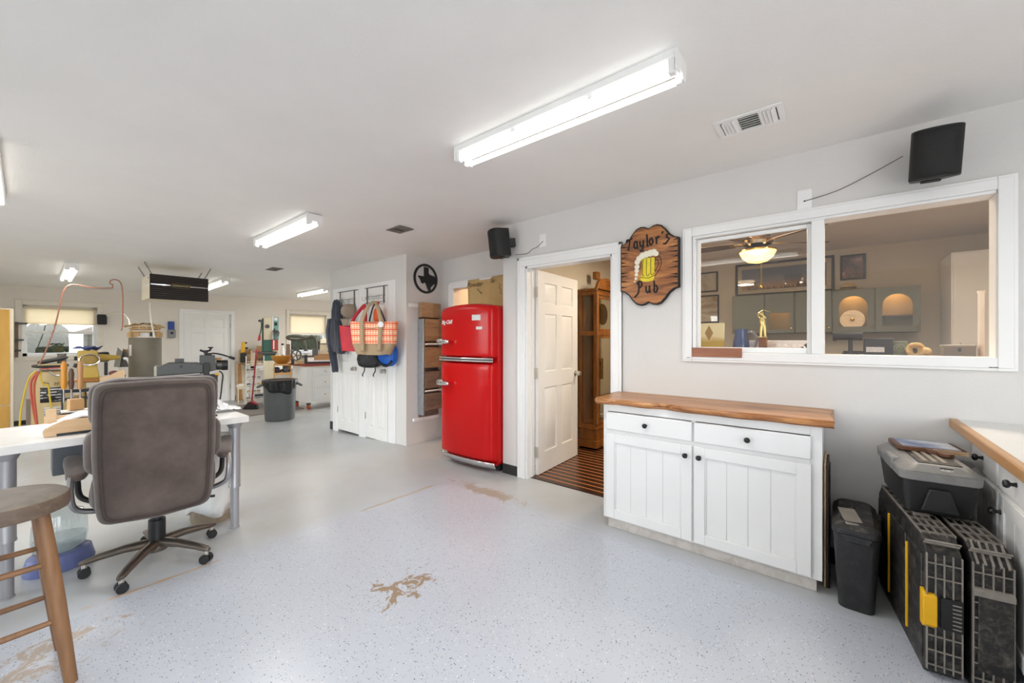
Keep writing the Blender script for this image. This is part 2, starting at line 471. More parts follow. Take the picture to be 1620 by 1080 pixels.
# ---------------------------------------------------------------- pub floor: dark boards with light strips between
m_pb = wood('dark_floor_board', (36, 22, 17), (78, 48, 32), 'Y', 8, .1, .25, bump=.03)
m_ps = wood('amber_floor_strip', (170, 102, 48), (214, 144, 80), 'Y', 8, .1, .3, bump=.03)
pf = struct(MB().box(3.05, 6.5, -1.3, 2.45, -.03, -.004).build('floor_pub', m_pb), 'dark stripe wood floor of the pub room')
bo = MB().box(-.0345, .0345, -1.3, 2.45, -.004, .006); so = MB().box(-.0085, .0085, -1.3, 2.45, -.004, .0055)
pb0 = ps0 = None
for i in range(40):
    xc = 3.09 + i * .0865
    if xc > 6.46: break
    if pb0 is None:
        pb0 = bo.build('floor_board', m_pb, pf, (xc, 0, 0)); ps0 = so.build('floor_strip', m_ps, pf, (xc + .0432, 0, 0))
    else:
        for src, dx in ((pb0, 0), (ps0, .0432)):
            q = src.copy(); COL.objects.link(q); q.parent = pf; q.location = (xc + dx, 0, 0)

# ---------------------------------------------------------------- doors
def panel_door(name, w, h, th, m, parent=None, cols=2, rows=((.10, .42), (.50, .79), (.84, .945)), parts=None):
    """raised six panel leaf in its own XZ plane: x 0..w, z 0..h, y -th/2..th/2; recess on both faces"""
    b = MB()
    st = .115 * w / .8; mid = .10 * w / .8
    xcols = [(st, w / 2 - mid / 2), (w / 2 + mid / 2, w - st)] if cols == 2 else [(st, w - st)]
    b.box(0, w, -th / 2 + .013, th / 2 - .013, 0, h)
    zs = [0] + [q * h for r in rows for q in r] + [h]
    xs = [0] + [q for c in xcols for q in c] + [w]
    for sgn in (-1, 1):
        ya, yb = sgn * (th / 2 - .013), sgn * th / 2
        for k in range(0, len(xs), 2): b.box(xs[k], xs[k + 1], ya, yb, 0, h)
        for k in range(0, len(zs), 2):
            for c in xcols: b.box(c[0], c[1], ya, yb, zs[k], zs[k + 1])
    o = b.build(name, m, parent)
    for c in xcols:
        for r in rows:
            p = MB()
            x0, x1, z0, z1 = c[0] + .010, c[1] - .010, r[0] * h + .010, r[1] * h - .010
            i = min(.03, (x1 - x0) * .2)
            for sgn in (-1, 1):
                ya, yb = sgn * (th / 2 - .013), sgn * (th / 2 - .003)
                p.add([(x0, ya, z0), (x1, ya, z0), (x1, ya, z1), (x0, ya, z1), (x0 + i, yb, z0 + i), (x1 - i, yb, z0 + i), (x1 - i, yb, z1 - i), (x0 + i, yb, z1 - i)],
                      [(0, 1, 5, 4), (1, 2, 6, 5), (2, 3, 7, 6), (3, 0, 4, 7), (4, 5, 6, 7)])
            p.build('door_panel', m, o, ang=20)
    return o
def knob(parent, loc, dirv, m=m_nickel, r=.028, name='door_knob'):
    d = Vector(dirv).normalized(); q = d.to_track_quat('Z', 'Y').to_matrix()
    b = MB(); b.lathe([(0, 0), (.03, 0), (.03, .006), (.013, .012), (.011, .03), (r * .85, .04), (r, .052), (r * .85, .066), (0, .071)], loc, 20, q)
    return b.build(name, m, parent)

d1 = thing('door_1', 'open white six panel door into the pub', None, (3.115, 2.272, .012), R(3.5), kind='structure')
lf = panel_door('door_leaf', .84, 1.975, .035, m_door, d1); lf.location = (.012, -.022, 0)
knob(lf, (.78, -.0175, .93), (0, -1, 0)); knob(lf, (.78, .0175, .93), (0, 1, 0))
for z in (.22, .98, 1.76):
    h = MB(); h.cyl((0, 0, z - .05), (0, 0, z + .05), .008, n=10); h.box(-.045, -.002, -.001, .003, z - .05, z + .05); h.box(.002, .05, -.006, -.002, z - .05, z + .05); h.box(-.006, -.003, -.05, .02, z - .05, z + .05)
    h.build('hinge', m_nickel, d1)
t = struct(MB().box(3.0, 3.12, 2.267, 2.285, 0, 2.005).box(3.0, 3.12, 1.405, 1.423, 0, 2.005).box(3.0, 3.12, 1.405, 2.285, 1.987, 2.005)
           .box(3.06, 3.075, 2.255, 2.267, 0, 1.987).box(3.06, 3.075, 1.423, 1.435, 0, 1.987).build('trim_1', m_trim), 'white door jamb of the pub doorway')
def casing(name, axis, at, a0, a1, z0, z1, w=.085, th=.018, bottom=False, side=-1):
    """three (or four) mitred boards; axis x: wall plane X=at, runs along Y"""
    b = MB(); f = (lambda p, q, r_, s_, u, v: b.box(at, at + side * th, p, q, u, v)) if axis == 'x' else (lambda p, q, r_, s_, u, v: b.box(p, q, at, at + side * th, u, v))
    f(a0 - w, a0, 0, 0, z0, z1); f(a1, a1 + w, 0, 0, z0, z1); f(a0 - w, a1 + w, 0, 0, z1, z1 + w)
    g = .3 * w
    if axis == 'x':
        b.box(at, at + side * (th + .006), a0 - w, a0 - w + g, z0, z1 + w); b.box(at, at + side * (th + .006), a1 + w - g, a1 + w, z0, z1 + w)
        b.box(at, at + side * (th + .006), a0 - w, a1 + w, z1 + w - g, z1 + w)
    if bottom: f(a0 - w, a1 + w, 0, 0, z0 - w, z0)
    return struct(b.build(name, m_trim, bevel=.003))
casing('trim_2', 'x', 3.0, 1.405, 2.285, 0, 2.005, .085)
casing('trim_3', 'x', 3.57, 3.07, 3.90, -.02, 1.985, .09)
casing('trim_4', 'y', YB, BD[0], BD[1], -.12, BD[2], .072)
# closet casing
b = MB()
for a, c in ((4.37, 4.525), (5.06, 5.24), (5.83, 5.985)): b.box(2.985, 3.0, a, c, -.06, 2.03); b.box(2.98, 3.0, a + .02, c - .02, -.06, 2.03)
b.box(2.983, 3.0, 4.37, 5.985, 2.03, 2.085)
struct(b.build('trim_5', m_trim, bevel=.003), 'white casing around the two closet doors')
for i, (a, c) in enumerate(CD):
    d = thing('door_%d' % (2 + i), ('left' if i == 0 else 'right') + ' white panelled closet door hung with things', None, (3.0, c - .004, -.02), R(-90), kind='structure')
    lf = panel_door('door_leaf', c - a - .008, 2.04, .032, m_door, d, rows=((.07, .415), (.50, .955)))
    lf.location = (0, -.001, 0)
    knob(lf, (.515 if i == 0 else .475, -.016, .925), (0, -1, 0), r=.032)
    for z in (.25, 1.75):
        MB().box(-.006, .012, -.024, -.016, z, z + .09).build('hinge', m_nickel, d)
bd = thing('door_4', 'white six panel door in the far beige wall', None, (BD[0] + .005, YB + .03, -.10), kind='structure')
lf = panel_door('door_leaf', BD[1] - BD[0] - .01, 2.0, .035, m_door, bd)
knob(lf, (.065, -.0175, .93), (0, -1, 0))
for z in (.3, 1.7): MB().box(.835, .85, -.03, -.018, z, z + .1).build('hinge', m_nickel, bd)

# ---------------------------------------------------------------- pub serving window
w = thing('window_1', 'white framed sliding window into the pub', None, (3.0, .0975, 1.16), kind='structure')
Y0, Y1, Z0, Z1 = -.665, .86, 1.16, 2.105
b = MB()
for k, (q, th) in enumerate(((0, .020), (.014, .026))):
    b.box(3 - th, 3, Y0 + q, Y0 + .065, Z0 + q, Z1 - q); b.box(3 - th, 3, Y1 - .065, Y1 - q, Z0 + q, Z1 - q)
    b.box(3 - th, 3, Y0 + .065, Y1 - .065, Z0 + q, Z0 + .065); b.box(3 - th, 3, Y0 + .065, Y1 - .065, Z1 - .065, Z1 - q)
b.build('window_casing', m_trim, w, world=True, bevel=.003)
b = MB()
for (a, c) in ((-.615, -.597), (.06, .122), (.775, .795)): b.box(2.985, 3.11, a, c, 1.226, 2.025)
b.box(2.985, 3.11, -.60, .795, 1.2, 1.226); b.box(2.985, 3.11, -.60, .795, 2.025, 2.042)
b.build('window_frame', m_vinyl, w, world=True, bevel=.003)
b = MB(); b.box(3.02, 3.045, .1225, .145, 1.227, 2.02); b.box(3.02, 3.045, .752, .7745, 1.227, 2.02); b.box(3.021, 3.044, .145, .752, 1.227, 1.262); b.box(3.021, 3.044, .145, .752, 1.995, 2.02)
b.build('sash', m_vinyl, w, world=True, bevel=.003)
MB().box(3.029, 3.034, .14, .76, 1.255, 2.0).build('pane', m_pane, w, world=True)
MB().box(2.992, 2.997, -.596, .062, 1.226, 2.026).build('pane', m_pane, w, world=True)
MB().box(2.974, 2.9745, -.60, -.57, 1.176, 1.180).build('weep_hole', m_black, w, world=True)
MB().box(2.974, 2.9745, .805, .83, 1.185, 1.189).build('weep_hole', m_black, w, world=True)

def back_window(name, X0, X1, Z0, Z1, label, blind_to):
    w = thing(name, label, None, ((X0 + X1) / 2, YB, Z0), kind='structure')
    b = MB(); t = .075
    b.box(X0 - t, X0, YB - .018, YB, Z0 - t, Z1 + t); b.box(X1, X1 + t, YB - .018, YB, Z0 - t, Z1 + t)
    b.box(X0, X1, YB - .018, YB, Z1, Z1 + t); b.box(X0, X1, YB - .018, YB, Z0 - t, Z0); b.box(X0 - t - .015, X1 + t + .015, YB - .03, YB, Z1 + t, Z1 + t + .015)
    b.build('window_casing', mat('warm_trim_' + name, (226, 218, 204), .4), w, world=True, bevel=.003)
    b = MB(); f = .055; ya, yb = YB + .04, YB + .10
    b.box(X0, X0 + f, ya, yb, Z0, Z1); b.box(X1 - f, X1, ya, yb, Z0, Z1); b.box(X0, X1, ya, yb, Z0, Z0 + f); b.box(X0, X1, ya, yb, Z1 - f, Z1)
    zm = Z0 + (Z1 - Z0) * .47; b.box(X0, X1, ya - .01, yb, zm - .025, zm + .025)
    b.box(X0, X0 + .004, YB, ya, Z0, Z1); b.box(X1 - .004, X1, YB, ya, Z0, Z1); b.box(X0, X1, YB, ya, Z0, Z0 + .004); b.box(X0, X1, YB, ya, Z1 - .004, Z1)
    b.build('window_frame', m_vinyl, w, world=True, bevel=.003)
    MB().box(X0 + f, X1 - f, YB + .085, YB + .089, Z0 + f, zm - .02).build('pane', m_pane, w, world=True)
    MB().box(X0 + f, X1 - f, YB + .065, YB + .069, zm + .02, Z1 - f).build('pane', m_pane, w, world=True)
    sh = thing('roller_shade', 'cream roller shade half drawn over the ' + ('window behind the air compressor' if name == 'window_2' else 'window behind the scroll saw'), 'shade', ((X0 + X1) / 2, YB + .025, blind_to), group='roller shades on the far wall')
    MB().box(X0 + .015, X1 - .015, YB + .022, YB + .026, blind_to, Z1 - .045).build('shade_cloth', m_shade, sh, world=True)
    MB().cyl((X0 + .01, YB + .03, Z1 - .035), (X1 - .01, YB + .03, Z1 - .035), .022).build('roller', m_shade, sh, world=True)
    MB().box(X0 + .015, X1 - .015, YB + .018, YB + .030, blind_to - .012, blind_to + .008).build('hem_bar', m_shade, sh, world=True, bevel=.003)
    return w
n = NT('shade_cloth'); n.bump(n.noise(300, 2), .1, .001)
m_shade = n.fin(c8(240, 232, 216), .7); n.b.inputs['Transmission Weight'].default_value = .0
n.b.inputs['Subsurface Weight'].default_value = 0.
# thin cloth lets some daylight through
tl = n.t.nodes.new('ShaderNodeBsdfTranslucent'); tl.inputs[0].default_value = c8(244, 234, 214)
mx = n.t.nodes.new('ShaderNodeMixShader'); mx.inputs[0].default_value = .5
n.lk(n.b.outputs[0], mx.inputs[1]); n.lk(tl.outputs[0], mx.inputs[2]); n.lk(mx.outputs[0], n.t.nodes['Material Output'].inputs[0])
back_window('window_2', *W1, 'white window beside the tall wood cabinet', 1.60)
back_window('window_3', *W2, 'white window over the tool bench', 1.50)

# ---------------------------------------------------------------- outdoors beyond the far wall
g = mat('lawn', (112, 124, 84), .9, var=.3, vs=3)
struct(MB().box(-14, 22, 11.0, 40, -.5, -.35).build('ground', g))
struct(MB().box(-25, 22, -25, 11.0, -.5, -.36).build('bounce_ground', mat('pale_bounce_ground', (196, 192, 184), .8, var=.06, vs=2)))  # unseen pale ground, added to bounce daylight up to the ceiling
n = NT('hedge_leaves'); col = n.ramp(n.noise(9, 6, .7), [(.3, c8(16, 20, 13)), (.7, c8(40, 46, 34))]); n.bump(n.noise(14, 5), 1., .1)
hm = n.fin(col, .9, 0., **{'Specular IOR Level': .05})
def hedge(x0, x1, y, h, label):
    b = MB()
    def f(a, c):
        t = c * PI; k = 1 + .04 * math.sin(a * 37 + c * 9) + .03 * math.sin(a * 91 + 4 * c)
        return (x0 + (x1 - x0) * a, y - .7 * math.cos(t) * k, -.4 + (h + .4) * (math.sin(t) ** .55) * k)
    b.grid(f, 60, 14); tag(b.build('hedge', hm), label, 'hedge')
hedge(-5, .75, 16.5, 1.70, 'grey green hedge outside the window behind the air compressor')
hedge(4.6, 11, 15.5, 1.9, 'green hedge outside the window behind the scroll saw')
p = thing('neighbour_shed', 'tan siding shed outside the far left window', 'shed', (2.3, 17, -.4))
b = MB(); b.box(-1.15, 1.2, -.8, 1.2, 0, 2.0); b.build('shed_wall', mat('tan_siding', (84, 80, 72), .9), p)
MB().prism([(-1.4, 1.95), (1.45, 1.95), (.03, 2.6)], -1.0, 1.4, 'y').build('shed_roof', mat('shed_roof', (110, 100, 92), .8), p)

# ---------------------------------------------------------------- fluorescent strip lights
m_fix = mat('fixture_white', (238, 238, 236), .35, var=.02)
def strip_light(x, y0, y1, label):
    yc = (y0 + y1) / 2; L = abs(y1 - y0)
    tilt = math.atan2(cz(x, y1) - cz(x, y0), y1 - y0)
    t = thing('strip_light', label, 'light', (x, yc, cz(x, yc)), group='fluorescent strip lights on the ceiling', rot=(tilt, 0, 0))
    h = L / 2
    b = MB(); b.prism([(-.062, 0), (.062, 0), (.062, -.03), (.03, -.058), (-.03, -.058), (-.062, -.03)], -h, h, 'y')
    b.build('housing', m_fix, t, bevel=.002)
    for s in (-1, 1):
        MB().prism([(-.066, .0), (.066, .0), (.066, -.085), (.02, -.085), (.02, -.062), (-.02, -.062), (-.02, -.085), (-.066, -.085)], s * h, s * (h + .004), 'y').build('end_plate', m_fix, t)
        for q in (-1, 1):
            MB().box(q * .044 - .014, q * .044 + .014, s * (h - .004), s * (h - .03), -.092, -.03).build('lamp_holder', m_fix, t, bevel=.003)
        MB().cyl((s * .044, -h + .03, -.074), (s * .044, h - .03, -.074), .0135, n=12).build('tube', m_tube, t)
    lamp('AREA', t, (0, 0, -.0605), STRIP, (1., .985, .955), .03, L - .1)
    for yy in (-.25, .2): MB().cyl((-.05, yy, -.047), (-.046, yy, -.051), .012, n=12).build('knockout', m_fix, t)
    return t
strip_light(1.67, .49, 1.75, 'large nearest strip light hanging above the pub window corner')
strip_light(1.57, 3.47, 4.70, 'strip light above the grey office chair, second nearest')
strip_light(.39, 7.75, 8.98, 'small far strip light above the gold lathe')
strip_light(2.10, 7.80, 9.03, 'far strip light just right of the ceiling air cleaner')
strip_light(3.79, 7.85, 9.08, 'far strip light beside the closet corner')
strip_light(-.05, .35, 1.58, 'strip light overhead whose reflection shows in the pub window')
strip_light(-.15, 3.47, 4.70, 'added strip light above the white work table, out of frame')  # this and the fixtures below are unseen, added for even brightness
strip_light(-1.8, 3.5, 4.73, 'added strip light near the left wall over the table end, out of frame')
strip_light(5.4, 7.85, 9.08, 'added strip light behind the closet, out of frame')
strip_light(-1.5, 5.6, 6.83, 'added strip light on the left between the work areas, out of frame')
strip_light(-1.5, 7.75, 8.98, 'added strip light in the far left corner, out of frame')

# ---------------------------------------------------------------- ceiling registers
def register(x0, x1, y0, y1, label, dark=False):
    xc, yc = (x0 + x1) / 2, (y0 + y1) / 2; t = thing('ceiling_vent', label, 'vent', (xc, yc, cz(xc, yc) - .001), group='ceiling air registers')
    a, c = (x1 - x0) / 2, (y1 - y0) / 2
    m = m_fix if not dark else mat('dusty_register', (120, 114, 106), .6, dirt=(60, 56, 52))
    b = MB(); e = .028
    b.box(-a, -a + e, -c, c, -.006, 0); b.box(a - e, a, -c, c, -.006, 0); b.box(-a + e, a - e, -c, -c + e, -.006, 0); b.box(-a + e, a - e, c - e, c, -.006, 0)
    for k in (-.33, .33): b.box(-a + e, a - e, k * c - .006, k * c + .006, -.006, 0)
    b.build('frame', m, t, bevel=.002)
    MB().box(-a + e, a - e, -c + e, c - e, -.0012, -.0002).build('duct_opening', mat('duct_dark', (74, 70, 64), .8), t)
    for i in range(6):
        xx = -a + e + (i + .5) * (2 * a - 2 * e) / 6
        MB().obox((xx, 0, -.004), (.010, .6 * c, .0016), rotm(ry=R(-50))).build('louver', m, t)
    for s in (-1, 1):
        for i in range(4):
            yy = s * (.40 * c + i * (c - e - .4 * c) / 4)
            MB().obox((0, yy, -.006), (2 * a - 2 * e, .022, .0016), rotm(rx=R(-28))).build('louver', m, t)
    return t
register(2.295, 2.50, .203, .51, 'white ceiling air register by the near strip light')
register(2.25, 2.42, 3.22, 3.45, 'dusty ceiling register above the red refrigerator', True)
register(2.27, 2.42, 6.33, 6.62, 'small dusty ceiling register beside the closet', True)

# ---------------------------------------------------------------- white base cabinet with live edge top
def live_wood():
    n = NT('live_edge_wood')
    v = n.mp((1, .07, 1))
    k = n.ma('ADD', n.ma('MULTIPLY', n.noise(16, 7, .7, vec=v, dist=1.0), .75), n.ma('MULTIPLY', n.noise(70, 4, .6, vec=v), .25))
    col = n.ramp(k, [(.33, c8(76, 44, 24)), (.43, c8(140, 88, 48)), (.53, c8(182, 128, 78)), (.66, c8(214, 170, 118))])
    x, y, z = n.xyz()
    gaps = n.ma('LESS_THAN', n.ma('ABSOLUTE', n.ma('SUBTRACT', n.ma('FRACT', n.ma('MULTIPLY', n.ma('ADD', x, 5.0), 7.0)), .5)), .012)
    col = n.mix(n.ma('MULTIPLY', gaps, .5), col, c8(60, 38, 24))
    n.bump(k, .12, .004)
    return n.fin(col, .34)
m_live = live_wood()
m_cab = mat('cabinet_white_paint', (228, 228, 227), .36, var=.015)
m_toe = mat('scuffed_toe_kick', (206, 200, 194), .6, dirt=(150, 138, 126), da=.5)
m_knob = mat('black_iron_knob', (46, 45, 46), .35, .6)
def round_knob(parent, loc, dirv, r=.016, name='knob', m=None):
    q = Vector(dirv).normalized().to_track_quat('Z', 'Y').to_matrix()
    return MB().lathe([(0, 0), (r * .6, 0), (r * .45, .006), (r * .4, .014), (r * .9, .02), (r, .026), (r * .75, .033), (0, .036)], loc, 18, q).build(name, m or m_knob, parent)
cb = thing('base_cabinet', 'white two door base cabinet with black knobs under the pub window', 'cabinet', (2.8, .67, 0))
b = MB(); b.box(2.60, 2.998, .06, .078, .07, .868); b.box(2.60, 2.998, 1.262, 1.28, .07, .868); b.box(2.60, 2.998, .06, 1.28, .07, .09); b.box(2.985, 2.998, .06, 1.28, .07, .868)
b.box(2.59, 2.61, .06, .11, .07, .868); b.box(2.59, 2.61, 1.245, 1.28, .07, .868); b.box(2.59, 2.61, .11, 1.245, .815, .868); b.box(2.59, 2.61, .11, 1.245, .66, .692); b.box(2.59, 2.61, .11, 1.245, .07, .09); b.box(2.59, 2.61, .672, .694, .09, .66); b.box(2.59, 2.61, .672, .694, .692, .815)
b.box(2.612, 2.98, .08, 1.26, .855, .867)
b.build('carcass', m_cab, cb, world=True, bevel=.0015)
MB().box(2.615, 2.99, .085, 1.255, 0, .07).build('toe_kick', m_toe, cb, world=True)
for (a, c) in ((.105, .677), (.689, 1.255)):
    d = MB().box(2.572, 2.590, a, c, .69, .812).build('drawer', m_cab, cb, world=True, bevel=.006)
    round_knob(d, (2.572 - 2.8, (a + c) / 2 - .67, .752), (-1, 0, 0))
    e = MB(); z0, z1, s = .082, .665, .062
    e.box(2.572, 2.590, a, a + s, z0, z1); e.box(2.572, 2.590, c - s, c, z0, z1); e.box(2.572, 2.590, a + s, c - s, z0, z0 + s); e.box(2.572, 2.590, a + s, c - s, z1 - s, z1)
    e.box(2.577, 2.590, a + s, a + s + .008, z0 + s, z1 - s); e.box(2.577, 2.590, c - s - .008, c - s, z0 + s, z1 - s)
    dr = e.build('door', m_cab, cb, world=True, bevel=.0025)
    np = 4; wd = (c - a - 2 * s - .016) / np
    for i in range(np):
        yy = a + s + .008 + i * wd
        MB().box(2.582 - 2.8, 2.589 - 2.8, yy + .0004 - .67, yy + wd - .0004 - .67, z0 + s, z1 - s).build('plank', m_cab, dr, bevel=.0015)
    kx = c - .033 if a < .3 else a + .033
    round_knob(dr, (2.572 - 2.8, kx - .67, z1 - .06), (-1, 0, 0))
wt = MB(); rg = random.Random(3)
NY = 46
def edge(y):
    return 2.535 + .006 * math.sin(y * 9) + .007 * math.sin(y * 23 + 1) + (.022 * math.exp(-((y - .86) / .05) ** 2)) + .012 * math.exp(-((y - 1.17) / .03) ** 2)
def worktop(a, c):
    y = 1.335 - (1.335 - .015) * a; xe = edge(y) + .02 * (a < .01)
    ring = [(xe + .012, .868), (xe + .002, .878), (xe, .892), (xe + .012, .906), (2.75, .906), (2.998, .906), (2.998, .868), (2.7, .868)]
    x, z = ring[int(round(c * 8)) % 8]
    yy = y + (.02 * math.sin(x * 21) if a in (0., 1.) else 0)
    return (x, yy, z)
wt.grid(worktop, NY, 8, cv=True)
nb = 8; wt.f.append(tuple(range(nb))); wt.f.append(tuple(range(NY * nb, (NY + 1) * nb)))
o = tag(wt.build('worktop', m_live, ang=30), 'live edge brown wood slab top on the white base cabinet', 'worktop')
# ---------------------------------------------------------------- counter run at the right edge
m_oak = wood('honey_oak', (160, 112, 62), (196, 148, 92), 'X', 9, .08, .35)
UX = ((2.56, 2.985), (2.10, 2.56), (1.62, 2.10), (1.1, 1.62))
FY = -.515
for i, (a, c) in enumerate(UX):
    t = thing('counter_cabinet', ['white counter cabinet nearest the pub wall, behind the tool box', 'white counter cabinet behind the upright black cases', 'white counter cabinet at the right edge with a black knob', 'white counter cabinet out of frame at the counter end'][i], 'cabinet', ((a + c) / 2, -.8, 0), group='white cabinets under the right counter')
    b = MB(); b.box(a, c, -1.10, FY - .012, .09, .868); b.box(a + .01, c - .01, -1.08, FY - .06, 0, .09)
    b.build('carcass', m_cab, t, world=True, bevel=.002)
    w_ = (c - a) - .03
    d = MB().box(a + .015, c - .015, FY - .014, FY, .70, .845).build('drawer', m_cab, t, world=True, bevel=.005)
    round_knob(d, (0, FY + .8, .772), (0, 1, 0))
    e = MB(); s = .06; x0, x1, z0, z1 = a + .015, c - .015, .11, .68
    e.box(x0, x0 + s, FY - .014, FY, z0, z1); e.box(x1 - s, x1, FY - .014, FY, z0, z1); e.box(x0 + s, x1 - s, FY - .014, FY, z0, z0 + s); e.box(x0 + s, x1 - s, FY - .014, FY, z1 - s, z1)
    dr = e.build('door', m_cab, t, world=True, bevel=.003)
    nn = 3; wd = (x1 - x0 - 2 * s) / nn
    for k in range(nn):
        xx = x0 + s + k * wd - (a + c) / 2
        MB().box(xx + .001, xx + wd - .001, FY - .013 + .8, FY - .006 + .8, z0 + s, z1 - s).build('plank', m_cab, dr, bevel=.002)
    round_knob(dr, ((c - a) / 2 - .045, FY + .8, z1 - .07), (0, 1, 0))
ct = thing('laminate_counter', 'white laminate counter top with honey oak front edge', 'counter', (2.0, -.8, .87))
MB().box(1.05, 2.998, -1.10, -.472, .87, .908).build('laminate', mat('white_laminate', (222, 221, 218), .28, var=.015), ct, world=True, bevel=.001)
MB().box(1.05, 2.998, -.472, -.442, .868, .912).build('wood_edge', m_oak, ct, world=True, bevel=.006)

# ---------------------------------------------------------------- red refrigerator
m_red = mat('red_enamel', (190, 12, 14), .22, var=.04, vs=2, **{'Coat Weight': .1, 'Coat Roughness': .05, 'Specular IOR Level': .22})
fr_ = thing('refrigerator', 'glossy red retro refrigerator with chrome handles in the alcove', 'refrigerator', (3.115, 2.965, 0))
fy0, fy1 = -.385, .385
b = MB(); b.prism(rrect(.77, 1.60, .06, 6, 0, .86), -.17, .285, 'x'); b.build('cabinet', m_red, fr_, bevel=.012, seg=3)
def bulge(z0, z1, crown, rt, rb):
    """bowed door: y across, front towards -x"""
    b = MB(); NA, NB = 36, 30; w2 = .385; H_ = z1 - z0; D = .085
    def fn(a, c):
        A = 2 * a - 1; B = 2 * c - 1
        A = math.copysign(abs(A) ** .7, A); B = math.copysign(abs(B) ** .7, B)
        e = max(0., 1 - abs(A) ** 14) ** (1 / 5.) * max(0., 1 - abs(B) ** (10 if (B > 0 and rt) else 26)) ** (1 / 5.)
        wsh = 1.
        if B > 0 and rt: wsh = 1 - .10 * max(0., (abs(B) - .72) / .28) ** 2.5
        y = A * w2 * wsh
        z = z0 + H_ * (c if abs(B) < 1 else c)
        z = z0 + H_ * (B + 1) / 2 + crown * (1 - A * A) * max(0., B) ** 3
        x = -.17 - D * e - .045 * (1 - A * A) * e
        return (x, y, z)
    b.grid(fn, NA, NB)
    return b
bulge(1.135, 1.655, .035, True, False).build('freezer_door', m_red, fr_, ang=60)
bulge(.115, 1.095, 0., False, True).build('door', m_red, fr_, ang=60)
def bow(y): return -.17 - .088 - .045 * (1 - (y / .385) ** 2)
for z in (1.127, 1.103):
    b = MB(); b.tube([(bow(y) + .0, y, z) for y in fr(-.385, .385, 20)], .010, 8); b.build('chrome_band', m_chrome, fr_)
b = MB()
b.grid(lambda a, c: (bow(-.37 + .74 * a) + .012 + .0 * c, -.37 + .74 * a, 1.095 + .04 * c), 20, 2); b.build('band_gap', m_black, fr_, solid=.004)
b = MB(); b.grid(lambda a, c: (bow(-.385 + .77 * a) + .02 + .03 * c, -.385 + .77 * a, .112 - .06 * c), 24, 2); b.build('kick_trim', m_chrome, fr_, solid=.006)
MB().box(-.12, .28, -.36, .36, .012, .07).build('base', m_black, fr_)
for yy in (-.33, .33):
    for xx in (-.08, .24): MB().cyl((xx, yy, 0), (xx, yy, .06), .018, n=12).build('foot', m_black, fr_)
for z in (1.295, .86):
    hy = .26; b = MB()
    b.ell((bow(.32) - .020, .325, z), (.03, .06, .034), 16, 10, .7)
    b.tube([(bow(.26) - .012, .30, z), (bow(.22) - .040, .245, z), (bow(.19) - .046, .185, z), (bow(.16) - .040, .150, z)], [.028, .024, .021, .014], 10)
    b.build('latch_handle', m_chrome, fr_)
text('brand_script', 'Big Chill', .058, m_white, fr_, (bow(.255) - .004, .24, 1.50), (R(90), 0, R(-90 - 9)), .003, .35)
def sticker(parent, nm, y, z, w, h):
    o = MB().box(-w / 2, w / 2, -.0006, .0006, -h / 2, h / 2).build(nm, mat('paper_sticker', (216, 218, 216), .5, var=.05, vs=60, dirt=(120, 126, 132), da=.5), parent, (bow(y) - .001, y, z), (0, 0, R(-90 + 12)))
    return o
sticker(fr_, 'sticker', -.20, 1.535, .10, .055); sticker(fr_, 'sticker', -.235, 1.43, .07, .028)

# ---------------------------------------------------------------- carved pub sign
n = NT('sign_wood')
v = n.mp((1, .16, 1)); k = n.noise(13, 6, .65, vec=v, dist=1.4)
col = n.ramp(k, [(.3, c8(60, 34, 16)), (.43, c8(128, 76, 36)), (.57, c8(178, 114, 56)), (.72, c8(216, 160, 86))]); n.bump(k, .2, .004)
m_sign = n.fin(col, .32)
m_burn = mat('burnt_edge', (26, 21, 18), .6)
sg = thing('pub_sign', 'carved wooden pub sign with a foaming beer mug on the white wall', 'sign', (2.982, 1.10, 1.872))
half = [(1, .60), (.86, .63), (.70, .72), (.56, .86), (.42, .965), (.28, 1.0), (.14, .985), (.06, .95), (0, .93)]
hw, hh = .222, .300
top = [(hw * x, hh * z) for x, z in half]
out = top + [(-x, z) for x, z in reversed(top[:-1])]
bot = [(x, -z) for x, z in reversed(out)]
outl = out + bot
MB().prism([(-p[0], p[1]) for p in outl], -.016, .016, 'x').build('board', m_burn, sg, bevel=.004)
inl = [(-p[0] * .955, p[1] * .962) for p in outl]
MB().prism(inl, -.0185, -.015, 'x').build('face', m_sign, sg)
def stroke(pts, r=.005, x=-.0195):
    b = MB()
    for pl in pts: b.tube([(x, -p[0], p[1]) for p in spline([(q[0], q[1], 0) for q in pl], 5)], r, 6)
    return b
